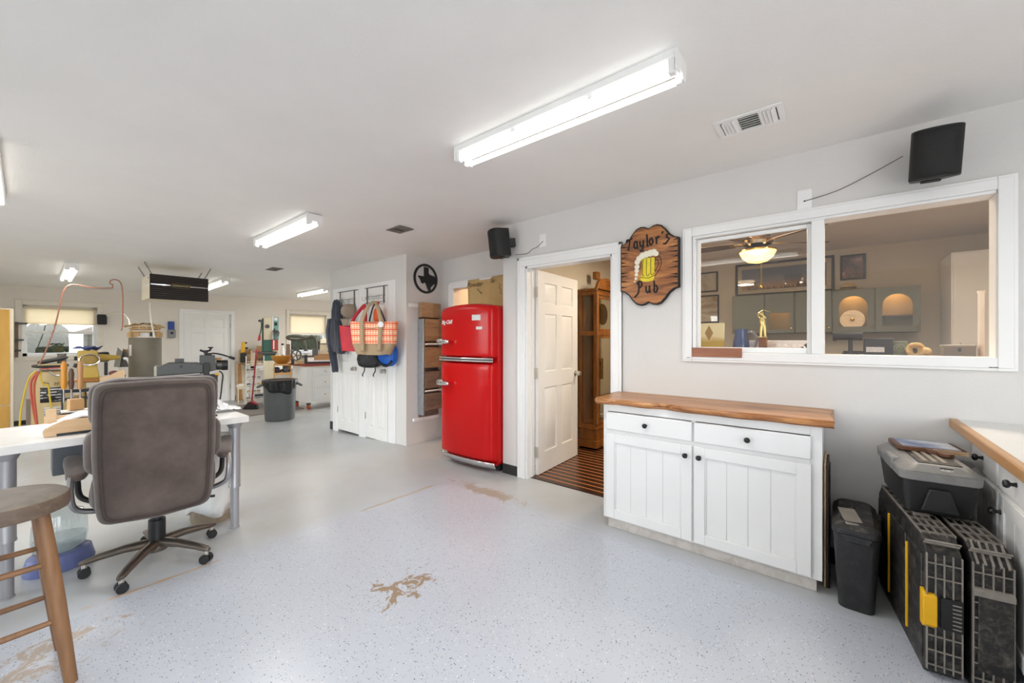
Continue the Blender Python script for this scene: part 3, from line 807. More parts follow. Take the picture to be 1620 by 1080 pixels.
G = {'T': [[(0, .75), (.12, .95), (.5, .93), (.95, 1.05)], [(.5, .93), (.46, .5), (.30, .1), (.28, -.05)]],
     'a': [[(.6, .6), (.25, .62), (.12, .3), (.3, .02), (.6, .2)], [(.62, .65), (.6, .1), (.8, .02)]],
     'y': [[(.1, .6), (.18, .2), (.45, .12), (.62, .3)], [(.65, .62), (.6, .1), (.45, -.3), (.1, -.25)]],
     'l': [[(.25, 1.05), (.3, .5), (.3, .1), (.45, 0)]],
     'o': [[(.4, .66), (.12, .4), (.3, .02), (.62, .28), (.42, .66)]],
     'r': [[(.15, .6), (.25, .35), (.22, 0)], [(.25, .42), (.45, .62), (.65, .55)]],
     "'": [[(.2, 1.0), (.12, .8)]],
     's': [[(.6, .62), (.25, .58), (.3, .38), (.58, .22), (.3, .02), (.08, -.15), (-.2, -.12)]],
     'P': [[(.3, 1.0), (.32, .5), (.25, .05), (.0, -.15), (-.3, -.35)], [(.05, .85), (.35, 1.08), (.75, .9), (.65, .6), (.34, .5)]],
     'u': [[(.1, .6), (.15, .15), (.35, .02), (.6, .2)], [(.62, .62), (.62, .12), (.78, 0)]],
     'b': [[(.15, 1.0), (.2, .5), (.2, .05), (.5, .03), (.62, .35), (.4, .58), (.2, .5)]]}
def word(s, x, z, size, step, slope=0.):
    pl = []
    for ch in s:
        for st in G[ch]: pl.append([(x + p[0] * size * .62, z + p[1] * size) for p in st])
        x += step * (.55 if ch in "l'" else 1.15 if ch in 'TP' else 1.); z += slope
    return pl
m_ink = mat('burnt_lettering', (20, 16, 14), .6)
stroke(word("Taylor's", -.172, .135, .085, .047, .003), .0062).build('lettering', m_ink, sg)['label'] = "burnt lettering reading Taylor's"
stroke(word('Pub', -.09, -.205, .085, .058), .0062).build('lettering', m_ink, sg)['label'] = 'burnt lettering reading Pub'
yel = mat('beer_yellow', (226, 206, 34), .4, var=.12, vs=20)
mg = MB().prism([(-x, z) for x, z in ((-.062, -.105), (-.04, -.118), (.0, -.122), (.035, -.116), (.045, -.10), (.047, .055), (-.045, .055), (-.05, -.06))], -.0215, -.018, 'x').build('mug', yel, sg)
stroke([[(-.038, .05), (-.045, -.06), (-.03, -.075)], [(-.012, .05), (-.014, -.06), (0, -.078), (.01, -.06)], [(.02, .05), (.02, -.06), (.032, -.075), (.044, -.06)], [(-.055, -.085), (0, -.095), (.045, -.08)]], .002, -.022).build('mug_flute', m_ink, mg)
b = MB()
for (x, z, r) in ((-.085, .035, .022), (-.07, .06, .024), (-.045, .078, .026), (-.015, .085, .026), (.015, .09, .026), (.04, .092, .026), (.058, .08, .02), (-.088, .0, .02), (-.09, -.03, .018), (-.092, -.06, .015), (-.096, -.09, .012), (-.105, -.112, .008)):
    b.ell((-.019, -x, z), (.006, r, r), 14, 8)
b.build('foam', mat('cream_foam', (238, 232, 212), .6), sg)
stroke([[(.048, .05), (.085, .055), (.095, .0), (.075, -.05), (.046, -.085)], [(.048, .03), (.07, .03), (.075, .0), (.06, -.03), (.046, -.05)]], .003, -.02).build('mug_handle', mat('mug_handle_brown', (84, 46, 22), .5), sg)
b = MB(); r2 = random.Random(5)
for s in (-1, 1):
    for i in range(9):
        z = -.155 + i * .04 + r2.uniform(-.01, .01); L = r2.uniform(.03, .075)
        b.add([(-.0192, s * .21, z - .006), (-.0192, s * .21, z + .006), (-.0192, s * (.21 - L), z + r2.uniform(-.006, .006))], [(0, 1, 2)])
b.build('burn_mark', m_ink, sg, solid=.001)

# ---------------------------------------------------------------- wall speakers, plates, wires
def speaker(loc, rz, tilt, label, w=.20, h=.255, d=.15):
    t = thing('wall_speaker', label, 'speaker', loc, group='black wall speakers', rot=(0, tilt, rz))
    ou = [(0.04, w * .32), (.04, -w * .32)] + [(-d * .55 - d * .45 * math.cos(a), -w / 2 * math.sin(a)) for a in fr(PI / 2, -PI / 2, 12)]
    MB().prism(ou, -h / 2, h / 2, 'z').build('housing', m_black, t, bevel=.006)
    g = [(-d * .57 - d * .45 * math.cos(a), -w / 2 * .97 * math.sin(a)) for a in fr(PI / 2 * .92, -PI / 2 * .92, 14)]
    b = MB(); b.grid(lambda a, c: (g[int(round(a * 14))][0], g[int(round(a * 14))][1], -h * .46 + h * .92 * c), 14, 6)
    nn = NT('speaker_grille'); nn.bump(nn.voro(260), .6, .002); b.build('grille', nn.fin(c8(22, 22, 22), .7), t, solid=.003)
    MB().box(.02, .10, -.03, .03, -.04, .04).build('bracket', m_black, t, bevel=.004)
    MB().box(-.05, -.02, -.035, .035, -h / 2 - .012, -h / 2).build('swivel_foot', m_black, t, bevel=.003)
    return t
speaker((2.885, -.36, 2.235), R(8), R(-12), 'black curved wall speaker above the pub window', .185, .235, .14)
speaker((2.90, 2.46, 2.235), R(-38), R(-6), 'black curved wall speaker between the red refrigerator and the doorway', .19, .26)
def plate(y, z, label, w=.075, h=.118):
    t = thing('wall_plate', label, 'plate', (2.997, y, z), group='blank wall plates with speaker wire')
    MB().box(-.004, .003, -w / 2, w / 2, -h / 2, h / 2).build('cover', m_white, t, bevel=.002)
    MB().cyl((-.0035, 0, -.012), (-.0048, 0, -.012), .005, n=10).build('wire_hole', m_black, t)
plate(.155, 2.165, 'blank white wall plate left of the speaker above the pub window')
plate(2.085, 2.222, 'blank white wall plate above the pub doorway')
tag(MB().tube(spline([(2.992, .155, 2.153), (2.985, .06, 2.165), (2.985, -.02, 2.185), (2.985, -.14, 2.235), (2.96, -.27, 2.29)], 6), .0022, 6).build('speaker_wire', m_cord), 'thin brown wire from the wall plate to the speaker above the window', 'wire')
tag(MB().tube(spline([(2.992, 2.085, 2.21), (2.985, 2.14, 2.17), (2.985, 2.2, 2.155), (2.985, 2.25, 2.125), (2.985, 2.32, 2.125), (2.96, 2.38, 2.125)], 6), .0025, 6).build('speaker_wire', m_cord), 'thin brown wire above the pub doorway', 'wire')

# ---------------------------------------------------------------- black metal ring with a state outline on the closet side wall
TX = [(-.18, .86), (.28, .84), (.28, .42), (.40, .34), (.62, .30), (.86, .26), (.98, .18), (1.0, -.12), (.96, -.28), (.72, -.42), (.50, -.60), (.46, -.92), (.30, -.90), (.14, -.66), (.0, -.36), (-.14, -.28), (-.30, -.40), (-.46, -.34), (-.56, -.10), (-.76, .10), (-.80, .16), (-.18, .16)]
rw = thing('ring_wall_art', 'round black metal ring with a state outline on the closet wall', 'wall art', (3.295, 4.138, 2.108))
b = MB(); ro, ri = .192, .162
b.grid(lambda a, c: ((ri, ri, ro, ro)[int(round(c * 4)) % 4] * math.cos(2 * PI * a), (-.006, .006, .006, -.006)[int(round(c * 4)) % 4], (ri, ri, ro, ro)[int(round(c * 4)) % 4] * math.sin(2 * PI * a)), 48, 4, cu=True, cv=True)
b.build('ring', m_black, rw)
MB().prism([(x * .158, z * .175) for x, z in TX], -.005, .005, 'y').build('state_outline', m_black, rw)

# ---------------------------------------------------------------- wall rack of wooden bins beside the refrigerator
m_bw = wood('weathered_bin_wood', (110, 94, 84), (146, 126, 112), 'X', 12, .2, .65, dark=(74, 62, 54))
m_bt = wood('lighter_bin_wood', (132, 104, 78), (172, 138, 104), 'X', 12, .2, .6, dark=(92, 70, 52))
m_galv = mat('galvanised_sheet', (176, 182, 186), .38, .85, var=.12, vs=20)
rk = thing('bin_rack', 'tall galvanised wall rack with weathered wooden bins beside the red refrigerator', 'rack', (3.33, 4.149, .31))
MB().box(3.18, 3.50, 4.132, 4.145, .32, 1.74).build('back_board', m_bw, rk, world=True)
MB().box(3.17, 3.19, 4.03, 4.145, .36, 1.58).build('side_channel', m_galv, rk, world=True, bevel=.003)
MB().box(3.03, 3.17, 4.13, 4.146, 1.725, 1.775).build('mount_rail', m_white, rk, world=True, bevel=.004)
MB().box(3.09, 3.50, 4.115, 4.146, .285, .325).build('mount_rail', m_white, rk, world=True, bevel=.004)
MB().box(3.17, 3.48, 4.06, 4.13, 1.60, 1.79).build('top_board', m_bt, rk, world=True, bevel=.003)
for i, (z0, z1, m) in enumerate(((1.30, 1.58, m_bt), (.96, 1.22, m_bt), (.70, .91, m_bw), (.42, .63, m_bw))):
    q = MB(); q.box(3.195, 3.50, 4.02, 4.035, z0, z1); q.box(3.195, 3.205, 4.035, 4.13, z0, z1); q.box(3.49, 3.50, 4.035, 4.13, z0, z1); q.box(3.205, 3.49, 4.035, 4.13, z0, z0 + .012)
    q.build('bin', m, rk, world=True, bevel=.002)
for z in (1.26, .665):
    MB().cyl((3.20, 4.03, z), (3.50, 4.03, z), .011, n=10).build('rod', m_white, rk, world=True)

# ---------------------------------------------------------------- brown paper hung over the alcove doorway
pp = thing('brown_paper', 'sheet of brown paper with handwriting hanging behind the red refrigerator', 'paper', (3.55, 3.1, 1.5))
b = MB(); b.grid(lambda a, c: (3.542 + .006 * math.sin(7 * a + 3 * c), 2.62 + (3.615 - 2.62) * a, 1.55 + (2.085 - .02 * a - 1.55) * c), 20, 10)
b.build('sheet', mat('kraft_paper', (196, 166, 112), .75, var=.08, vs=5), pp, world=True, solid=.001)
m_hand = mat('pencil_hand', (96, 76, 52), .8)
text('handwriting', 'Powder', .085, m_hand, pp, (3.532 - 3.55, .39, .50), (R(90), 0, R(-90)), .0004, .3)
text('handwriting', 'Su', .075, m_hand, pp, (3.532 - 3.55, .09, .52), (R(90), 0, R(-90)), .0004, .3)
b = MB(); b.tube(spline([(3.532, 3.44, 1.94), (3.532, 3.40, 1.905), (3.532, 3.36, 1.89)], 5), .004, 6); b.tube(spline([(3.532, 3.41, 1.915), (3.532, 3.37, 1.872)], 4), .0025, 6)
b.tube(spline([(3.532, 3.10, 1.98), (3.532, 3.06, 1.96), (3.532, 3.09, 1.93), (3.532, 3.05, 1.90), (3.532, 3.07, 1.86), (3.532, 3.0, 1.85)], 5), .002, 6)
b.build('pencil_sketch', m_hand, pp, world=True)
hl = thing('hall_fill_lamp', 'added warm ceiling globe, unseen in the hall behind the alcove', 'lamp', (4.3, 3.3, 2.40))  # unseen globe, added to light the hall
MB().lathe([(0, 0), (.09, 0), (.09, -.02), (0, -.02)], (0, 0, .0), 20).build('lamp_base', m_nickel, hl)
MB().ell((0, 0, -.07), (.08, .08, .06)).build('globe', emis('hall_fill_globe', (255, 196, 120), 3.), hl)
lamp('POINT', hl, (0, 0, -.16), 14., (1., .74, .46), .05)

# ---------------------------------------------------------------- white work table
m_tab = mat('white_table_top', (224, 223, 220), .3, var=.03, dirt=(206, 198, 186), da=.35)
m_leg = mat('table_leg_grey', (158, 158, 162), .36, .35, var=.06)
tb = thing('work_table', 'white work table on grey tubular legs behind the office chair', 'table', (.1, 3.53, 0))
MB().box(-1.0, .995, 3.195, 3.885, .738, .782).build('table_top', m_tab, tb, world=True, bevel=.004)
def tleg(x, y):
    b = MB(); b.lathe([(.05, .738), (.05, .73), (.036, .70), (.034, .70), (.034, .30), (.036, .295), (.036, .285), (.026, .285), (.026, .01), (.03, .008), (.03, 0)], (x, y, 0), 20)
    return b.build('leg', m_leg, tb, world=True)
for x, y in ((.93, 3.27), (-.06, 3.27), (.93, 3.80), (-.93, 3.80), (-.93, 3.27)): tleg(x, y)

# ---------------------------------------------------------------- office chair
n = NT('suede'); nz = n.noise(4.5, 6, .65); col = n.ramp(nz, [(.3, c8(62, 51, 46)), (.5, c8(80, 68, 62)), (.72, c8(98, 85, 78))]); n.bump(n.noise(160, 3), .15, .002)
m_sue = n.fin(col, .85, 0., **{'Sheen Weight': .3, 'Sheen Roughness': .5})
m_pipe = mat('dark_piping', (62, 52, 47), .8)
m_cbase = mat('chair_base_bronze', (112, 104, 96), .34, .8, var=.15, dirt=(140, 118, 92), da=.4)
ch = thing('office_chair', 'grey brown suede office chair seen from behind at the white table', 'chair', (.497, 3.13, 0), R(-8))
ZB, ZT = .365, 1.085
def backw(z):
    t = (z - ZB) / (ZT - ZB); return .246 + .008 * math.sin(PI * t) - .012 * (1 - t) ** 4
def backy(z, x):
    t = (z - ZB) / (ZT - ZB); return -.235 - .085 * t - .05 * (1 - (x / .3) ** 2) * .6
def slab_back(off0, off1, grow, name, m, zlo=ZB, zhi=ZT):
    """rounded slab following the chair's curve; off0 rear, off1 front offset along y"""
    b = MB(); NA = 40; NR = 9
    prof = [(1.0, 0.), (.97, 1.)]
    def outline(a, s):
        t = 2 * PI * a; p = .13
        cx = math.copysign(abs(math.cos(t)) ** p, math.cos(t)); cz_ = math.copysign(abs(math.sin(t)) ** p, math.sin(t))
        zc = (zlo + zhi) / 2; hz = (zhi - zlo) / 2
        z = zc + cz_ * (hz + grow) * s
        x = cx * (backw(z) + grow) * s
        z += .014 * (1 - (x / .29) ** 2) * max(0, cz_) ** 3 * s
        z -= .030 * (1 - (x / .29) ** 2) * max(0, -cz_) ** 3 * s
        return x, z
    levels = [(0.0, off0), (.55, off0), (.9, off0 + .0), (.975, off0 + .012), (1.0, off0 + .035), (1.0, off1 - .03), (.97, off1 - .008), (.9, off1), (.5, off1 + .01), (0., off1 + .012)]
    def fn(a, c):
        s, o = levels[int(round(c * (len(levels) - 1)))]
        x, z = outline(a, max(s, .001)); return (x, backy(z, x) + o, z)
    b.grid(fn, NA, len(levels) - 1, cu=True)
    return b.build(name, m, ch, ang=70)
slab_back(-.005, .075, 0, 'back_shell', m_sue)
slab_back(-.012, .02, -.028, 'back_panel', m_sue, ZB, ZT)
def pipe(grow, off, r):
    pts = []
    for i in range(64):
        t = 2 * PI * i / 64; p = .13
        cx = math.copysign(abs(math.cos(t)) ** p, math.cos(t)); cq = math.copysign(abs(math.sin(t)) ** p, math.sin(t))
        z = (ZB + ZT) / 2 + cq * ((ZT - ZB) / 2 + grow); x = cx * (backw(z) + grow)
        z += .014 * (1 - (x / .29) ** 2) * max(0, cq) ** 3 - .030 * (1 - (x / .29) ** 2) * max(0, -cq) ** 3
        pts.append((x, backy(z, x) + off, z))
    MB().tube(pts, r, 6, closed=True).build('piping', m_pipe, ch)
pipe(-.026, -.007, .0032); pipe(-.037, -.013, .0022)
def lobe(z0, z1, fat, nm, wx=.30):
    b = MB(); zc = (z0 + z1) / 2; b.ell((0, 0, 0), (wx, fat, (z1 - z0) / 2), 40, 18, .38)
    b.v = [(x, y + backy(zc + z, x) + .125, z + zc + .004 * math.sin(x * 31) * (1 if z > 0 else 0)) for x, y, z in b.v]
    return b.build(nm, m_sue, ch, ang=80)
lobe(.85, 1.108, .085, 'head_cushion', .268); lobe(.60, .86, .09, 'back_cushion', .287); lobe(.40, .62, .085, 'lumbar_cushion', .262)
b = MB(); b.ell((0, .09, .46), (.28, .29, .075), 32, 14, .5); b.build('seat_cushion', m_sue, ch, ang=80)
MB().box(-.22, .22, -.12, .28, .365, .40).build('seat_pan', m_black, ch, bevel=.02)
for s in (-1, 1):
    b = MB(); b.ell((0, 0, 0), (.045, .15, .024), 20, 12, .6)
    b.v = [(x + s * (.318 + .18 * max(0, y + .05)), y + .03, z * (1.15 - 1.2 * max(0, y)) + .615 + .16 * y + .6 * max(0, y - .02) ** 2) for x, y, z in b.v]
    a = b.build('armrest', m_sue, ch, ang=80)
    MB().tube(spline([(s * .335, -.10, .60), (s * .335, -.13, .52), (s * .315, -.12, .43), (s * .22, -.05, .38)], 6), .014, 8).build('arm_support', m_steel, ch)
    MB().tube(spline([(s * .335, .16, .60), (s * .335, .17, .50), (s * .315, .13, .42), (s * .22, .08, .38)], 6), .014, 8).build('arm_support', m_black, ch)
MB().cyl((0, 0, .11), (0, 0, .25), .040, n=20).cyl((0, 0, .25), (0, 0, .37), .026, n=20).build('gas_lift', m_black, ch)
MB().tube([(.08, -.02, .35), (.22, -.06, .34), (.27, -.07, .335)], .008, 8).build('tilt_lever', m_black, ch)
bs = MB().lathe([(0, .07), (.05, .07), (.055, .09), (.05, .125), (.03, .13), (0, .13)], (0, 0, 0), 20).build('base_hub', m_cbase, ch)
for i in range(5):
    a = R(26 + 72 * i); dx, dy = math.cos(a), math.sin(a)
    q = MB(); prof = [(.03, .115, .034, .026), (.14, .112, .028, .022), (.25, .095, .024, .018), (.305, .082, .022, .014), (.325, .078, .012, .010)]
    ring = 10
    def lf_(u, v):
        d, z, w_, h_ = prof[int(round(u * 4))]; t = 2 * PI * v
        return (dx * d - dy * w_ * math.cos(t), dy * d + dx * w_ * math.cos(t), z + h_ * math.sin(t))
    q.grid(lf_, 4, ring, cv=True); q.f.append(tuple(range(4 * ring, 5 * ring)))
    q.build('base_leg', m_cbase, ch, ang=60)
    cx, cy = dx * .305, dy * .305; ca = a + rng.uniform(-1, 1)
    c_ = MB(); ux, uy = -math.sin(ca), math.cos(ca)
    for s in (-1, 1): c_.cyl((cx + ux * s * .006, cy + uy * s * .006, .026), (cx + ux * s * .026, cy + uy * s * .026, .026), .026, n=18)
    o = c_.build('caster', m_rubber, ch, bevel=.003)
    MB().cyl((cx, cy, .045), (cx, cy, .075), .012, n=12).build('caster_stem', m_nickel, o)
    MB().cyl((cx + ux * .022, cy + uy * .022, .03), (cx - ux * .022, cy - uy * .022, .03), .014, n=12).build('caster_hood', m_black, o)

# ---------------------------------------------------------------- wooden stool
m_stw = wood('stool_wood', (96, 66, 42), (136, 98, 64), 'Z', 10, .12, .5)
m_stp = mat('worn_stool_vinyl', (112, 104, 96), .6, var=.14, vs=9, dirt=(140, 126, 106), da=.5)
m_sts = mat('worn_stool_side', (92, 76, 64), .6, var=.15, vs=14, dirt=(128, 112, 94), da=.5)
so_ = thing('wooden_stool', 'round wooden stool with worn padded seat at the left edge', 'stool', (-.05, 2.41, 0), R(3))
so_.scale = (1, 1, 1.032)
MB().lathe([(0, .705), (.10, .704), (.150, .698), (.163, .690)], (0, 0, 0), 48).build('seat_pad', m_stp, so_)
MB().lathe([(.163, .690), (.168, .683), (.169, .655), (.166, .640), (.150, .634), (0, .634)], (0, 0, 0), 48).build('seat_rim', m_sts, so_)
LP = {}
for sx in (-1, 1):
    for sy in (-1, 1):
        p0 = Vector((sx * .085, sy * .085, .638)); p1 = Vector((sx * .155, sy * .145, .0)); LP[sx, sy] = (p0, p1)
        b = MB(); pts = [p0.lerp(p1, t) for t in (0, .25, .5, .75, 1)]
        b.tube(pts, [.021, .0235, .024, .022, .0185], 14); b.build('leg', m_stw, so_)
def lp(k, z): p0, p1 = LP[k]; return p0.lerp(p1, (p0.z - z) / p0.z)
for (k0, k1, zz) in (((-1, -1), (1, -1), (.45, .24)), ((-1, 1), (1, 1), (.45, .24)), ((-1, -1), (-1, 1), (.40, .19)), ((1, -1), (1, 1), (.40, .19))):
    for z in zz:
        a, c = lp(k0, z), lp(k1, z)
        MB().tube([a.lerp(c, t) for t in (0, .5, 1)], [.0095, .011, .0095], 10).build('rung', m_stw, so_)

# ---------------------------------------------------------------- things on and under the table
m_pale = wood('pale_pine', (196, 160, 120), (222, 192, 154), 'X', 8, .12, .55)
m_card = mat('cardboard', (186, 148, 102), .8, var=.06)
tr = thing('wooden_tray', 'pale wooden tray with white padded top on the white table', 'tray', (.28, 3.42, .7825))
MB().prism([(-.215, .0), (.24, .0), (.24, .085), (-.14, .085), (-.19, .06), (-.22, .03)], -.10, -.088, 'y').build('front_board', m_pale, tr, bevel=.003)
MB().box(-.21, .24, .088, .10, 0, .09).build('back_board', m_pale, tr, bevel=.003)
MB().box(-.215, .24, -.088, .088, 0, .012).build('bottom_board', m_black, tr)
b = MB(); b.grid(lambda a, c: (-.215 + .455 * a, -.088 + .176 * c, .045 + .05 * min(1, a * 3.2) + .006 * math.sin(9 * a + 5 * c)), 16, 6); b.build('padded_top', mat('white_paper_pad', (236, 234, 230), .7, bump=.3, bs=20), tr, solid=.01)
MB().box(-.17, .24, -.103, -.10, .0, .014).build('rubber_strip', m_black, tr)
MB().box(-.205, -.165, .03, .06, .055, .135).build('end_block', m_pale, tr, bevel=.004)
tag(MB().obox((.20, 3.68, .912), (.062, .05, .068), rotm(R(0), R(0), R(14))).build('small_box', m_card, bevel=.003), 'small brown cardboard box on the black parts bin', 'box')
bb = thing('parts_bin', 'small black plastic parts bin on the white table', 'bin', (.20, 3.69, .7825))
MB().prism([(-.09, 0), (.07, 0), (.10, .085), (-.06, .085)], -.06, .06, 'y').build('body', m_black, bb, bevel=.004)
MB().box(-.06, .10, -.055, .055, .085, .092).build('contents', mat('white_parts', (220, 216, 208), .6, var=.2, vs=40), bb)
for i, (x, y, s, c) in enumerate(((.44, 3.55, .035, (210, 206, 200)), (.50, 3.62, .03, (120, 116, 112)), (.47, 3.72, .04, (232, 230, 226)))):
    b = MB(); b.ell((0, 0, s * .5), (s * 1.2, s, s * .55), 12, 8); r3 = random.Random(i)
    b.v = [(q[0] * r3.uniform(.8, 1.2), q[1] * r3.uniform(.8, 1.2), q[2] * r3.uniform(.85, 1.0)) for q in b.v]
    tag(b.build('crumpled_wrapper', mat('wrapper_%d' % i, c, .6, var=.1, vs=20), loc=(x, y, .783), ang=10), ['small white crumpled wrapper beside the cardboard box', 'small grey crumpled wrapper beside the cardboard box', 'larger white crumpled wrapper near the table back'][i], 'wrapper')
pb = thing('plastic_bag', 'crumpled clear plastic bag with blue print on the table corner', 'bag', (.90, 3.55, .7825))
b = MB(); r3 = random.Random(11)
b.grid(lambda a, c: ((a - .5) * .26 + .01 * r3.uniform(-1, 1), (c - .5) * .2, .014 + .095 * math.exp(-((a - .3) ** 2 + (c - .5) ** 2) * 9) * (1 + .5 * r3.uniform(-1, 1)) + .01 * r3.random()), 14, 10)
nn = NT('printed_plastic'); x_, y_, z_ = nn.xyz(); st = nn.ma('MULTIPLY', nn.ma('LESS_THAN', nn.ma('FRACT', nn.ma('MULTIPLY', y_, 38.)), .45), nn.ma('MULTIPLY', nn.ma('LESS_THAN', nn.ma('ABSOLUTE', nn.ma('ADD', x_, .04)), .035), .8))
b.build('film', nn.fin(nn.mix(st, c8(232, 234, 236), c8(84, 96, 128)), .25), pb, ang=8, solid=.002)
tag(MB().lathe([(.022, 0), (.024, .004), (.020, .01), (.0, .011)], (0, 0, 0), 16).build('bottle_cap', m_black, loc=(.83, 3.36, .7825)), 'small black bottle cap on the table corner', 'cap')
wb = thing('waste_bin', 'beige waste bin lined with a white bag under the table', 'bin', (.875, 3.57, 0))
nn = NT('plastic_liner'); nn.bump(nn.wave(3, 6, 3, 'X'), .6, .02)
m_liner = nn.fin(c8(226, 226, 224), .35)
MB().lathe([(0, 0), (.125, 0), (.13, .02), (.138, .30), (.13, .30), (.112, .03), (0, .03)], (0, 0, 0), 28).build('bucket', mat('dirty_beige_bucket', (150, 134, 114), .7, dirt=(96, 84, 70), da=.6), wb)
b = MB(); b.grid(lambda a, c: ((.143 + .014 * c + .006 * math.sin(a * 2 * PI * 7 + c * 5)) * math.cos(2 * PI * a), (.143 + .014 * c + .006 * math.sin(a * 2 * PI * 7 + c * 5)) * math.sin(2 * PI * a), .075 + .525 * c - .03 * math.sin(2 * PI * a * 3) * (1 - c)), 48, 8, cu=True)
b.build('liner', m_liner, wb, solid=.002, ang=60)
MB().tube([(.158 * math.cos(2 * PI * i / 32), .158 * math.sin(2 * PI * i / 32), .60) for i in range(32)], .009, 8, closed=True).build('rim', m_liner, wb)
tag(MB().cyl((.875, 3.57, .50), (.875, 3.57, .545), .135, .14, n=20).build('scraps', mat('mixed_scraps', (150, 138, 112), .8, var=.5, vs=30, bump=1, bs=20)), 'mixed scraps inside the white lined waste bin', 'scraps', kind='stuff')
pw = thing('pet_waterer', 'clear tank on a blue base behind the stool under the table', 'waterer', (.13, 3.50, 0), R(20))
pw.scale = (.80, .80, .86)
nn = NT('blue_plastic'); m_blue = mat('blue_plastic', (96, 106, 152), .35)
MB().lathe([(0, 0), (.18, 0), (.185, .02), (.165, .10), (.15, .11), (0, .11)], (0, 0, 0), 36, sy=.8).build('base', m_blue, pw)
MB().lathe([(.11, .105), (.135, .13), (.145, .20), (.14, .30), (.12, .36), (.05, .39), (0, .392)], (0, 0, 0), 36, sy=.85).build('tank', glass('clear_plastic', (232, 238, 240), .03, .06), pw)
MB().lathe([(0, .112), (.105, .112), (.128, .132), (.137, .20), (0, .20)], (0, 0, 0), 30, sy=.85).build('water', mat('water_tint', (208, 214, 212), .1, var=.02, **{'Alpha': .45}), pw)

# ---------------------------------------------------------------- black cases, tool box and bin in the right corner
m_case = mat('case_black', (26, 25, 25), .5, var=.25, vs=10, dirt=(120, 113, 104), da=.55)
m_caseb = mat('case_black_clean', (30, 30, 31), .45, var=.2)
m_yel = mat('tool_yellow', (232, 176, 12), .45)
m_rib = mat('case_rib', (134, 128, 120), .55, var=.25, vs=20, dirt=(150, 142, 130), da=.5)
CA = math.atan2(.063, .47)
def case(loc, rz, L, T, H_, label, handle):
    t = thing('organizer_case', label, 'case', loc, rz, group='upright black organizer cases')
    ch_ = .055
    MB().prism([(.03, 0), (L - .03, 0), (L, .03), (L, H_ - ch_), (L - ch_, H_), (ch_, H_), (0, H_ - ch_), (0, .03)], -T + .006, -.006, 'y').build('shell', m_case, t, bevel=.004)
    b = MB()
    for k in range(5):                 # ribs running round the rim, along the thickness direction at the near end and top
        y = -.008 - (T - .016) * k / 4
        b.box(-.008, .003, y - .0018, y + .0018, .03, H_ - ch_)
        b.box(ch_, L - ch_, y - .002, y + .002, H_ - .003, H_ + .008)
    b.build('rim_rib', m_rib, t)
    for i in range(8):
        z = .05 + i * (H_ - .14) / 7
        if handle and .19 < z < .34: continue
        MB().box(-.0075, .003, -T + .006, -.006, z - .0018, z + .0018).build('cross_rib', m_rib, t)
    for i in range(9):
        x = ch_ + .01 + i * (L - 2 * ch_ - .02) / 8
        MB().box(x - .003, x + .003, -T + .006, -.006, H_ - .002, H_ + .0075).build('top_rib', m_rib, t)
    for i in range(3):
        f = (i + 1) / 4; x = ch_ * (1 - f); z = H_ - ch_ + ch_ * f
        MB().obox((x - .003, -T / 2, z + .003), (.006, T - .012, .008), rotm(ry=R(-45))).build('corner_rib', m_rib, t)
    return t
c1 = case((2.235, -.262, 0), CA, .71, .112, .535, 'black ribbed organizer case with yellow latch standing on edge', True)
MB().prism([(-.012, .205), (.0, .19), (.03, .19), (.03, .33), (.0, .325), (-.012, .315)], -.036, .004, 'y').build('latch', m_yel, c1, bevel=.003)
MB().box(-.012, .0, -.105, -.045, .20, .32).build('latch_recess', m_black, c1)
for i in range(7): MB().box(-.014, -.004, -.10, -.076, .21 + i * .015, .214 + i * .015).build('grip_ridge', m_rib, c1)
for x, z0, z1 in ((.21, .06, .43), (.49, .06, .45)):
    MB().box(x - .006, x + .006, -.008, .0035, z0, z1).build('yellow_strip', m_yel, c1, bevel=.002)
for x0, x1 in ((.03, .195), (.235, .47), (.51, .69)):
    MB().box(x0, x1, -.008, .0, .05, .46).build('side_panel', m_case, c1, bevel=.006)
for x in (.25, .44):
    MB().box(x, x + .055, -.085, -.03, .535, .552).build('top_latch', mat('grey_latch', (120, 116, 110), .5, dirt=(150, 140, 126)), c1, bevel=.004)
c2 = case((2.235 + .124 * math.sin(CA), -.262 - .124 * math.cos(CA), 0), CA, .71, .118, .535, 'black ribbed organizer case next to the white counter, without a yellow latch', False)
b = MB()
for i in range(5): b.obox((.035 + .028 * i * 0, -.02 - i * .02, .50), (.09, .007, .03), rotm(ry=R(-45)))
b.build('grille_rib', m_rib, c2)
MB().box(-.010, .0, -.110, -.02, .08, .36).build('label_recess', m_dusty, c2, bevel=.003)
MB().prism([(-.014, .36), (.0, .36), (.0, .39), (-.014, .38)], -.112, -.006, 'y').build('handle_lip', m_rib, c2)

m_tgrey = mat('tool_box_grey', (138, 138, 137), .45, var=.1, dirt=(112, 104, 94), da=.5)
tx = thing('tool_box', 'black tool box with grey lid on top of the organizer cases', 'tool box', (2.70, -.315, .556), R(6))
def tapered(z0, z1, a0, a1, c0, c1, r):
    b = MB(); p0 = rrect(a0, c0, r, 4); p1 = rrect(a1, c1, r, 4); n_ = len(p0)
    b.add([(x, y, z0) for x, y in p0] + [(x, y, z1) for x, y in p1], [(i, (i + 1) % n_, n_ + (i + 1) % n_, n_ + i) for i in range(n_)] + [tuple(range(n_ - 1, -1, -1)), tuple(range(n_, 2 * n_))])
    return b
tapered(0, .145, .42, .47, .205, .235, .02).build('body', m_caseb, tx, bevel=.004)
MB().prism([(-.055, .02), (.06, .02), (.035, .115), (-.03, .115)], -.242, -.228, 'x').build('front_relief', m_caseb, tx, bevel=.004)
l_ = tapered(.145, .185, .49, .50, .255, .26, .035); l_.build('lid_rim', m_tgrey, tx, bevel=.006, seg=3)
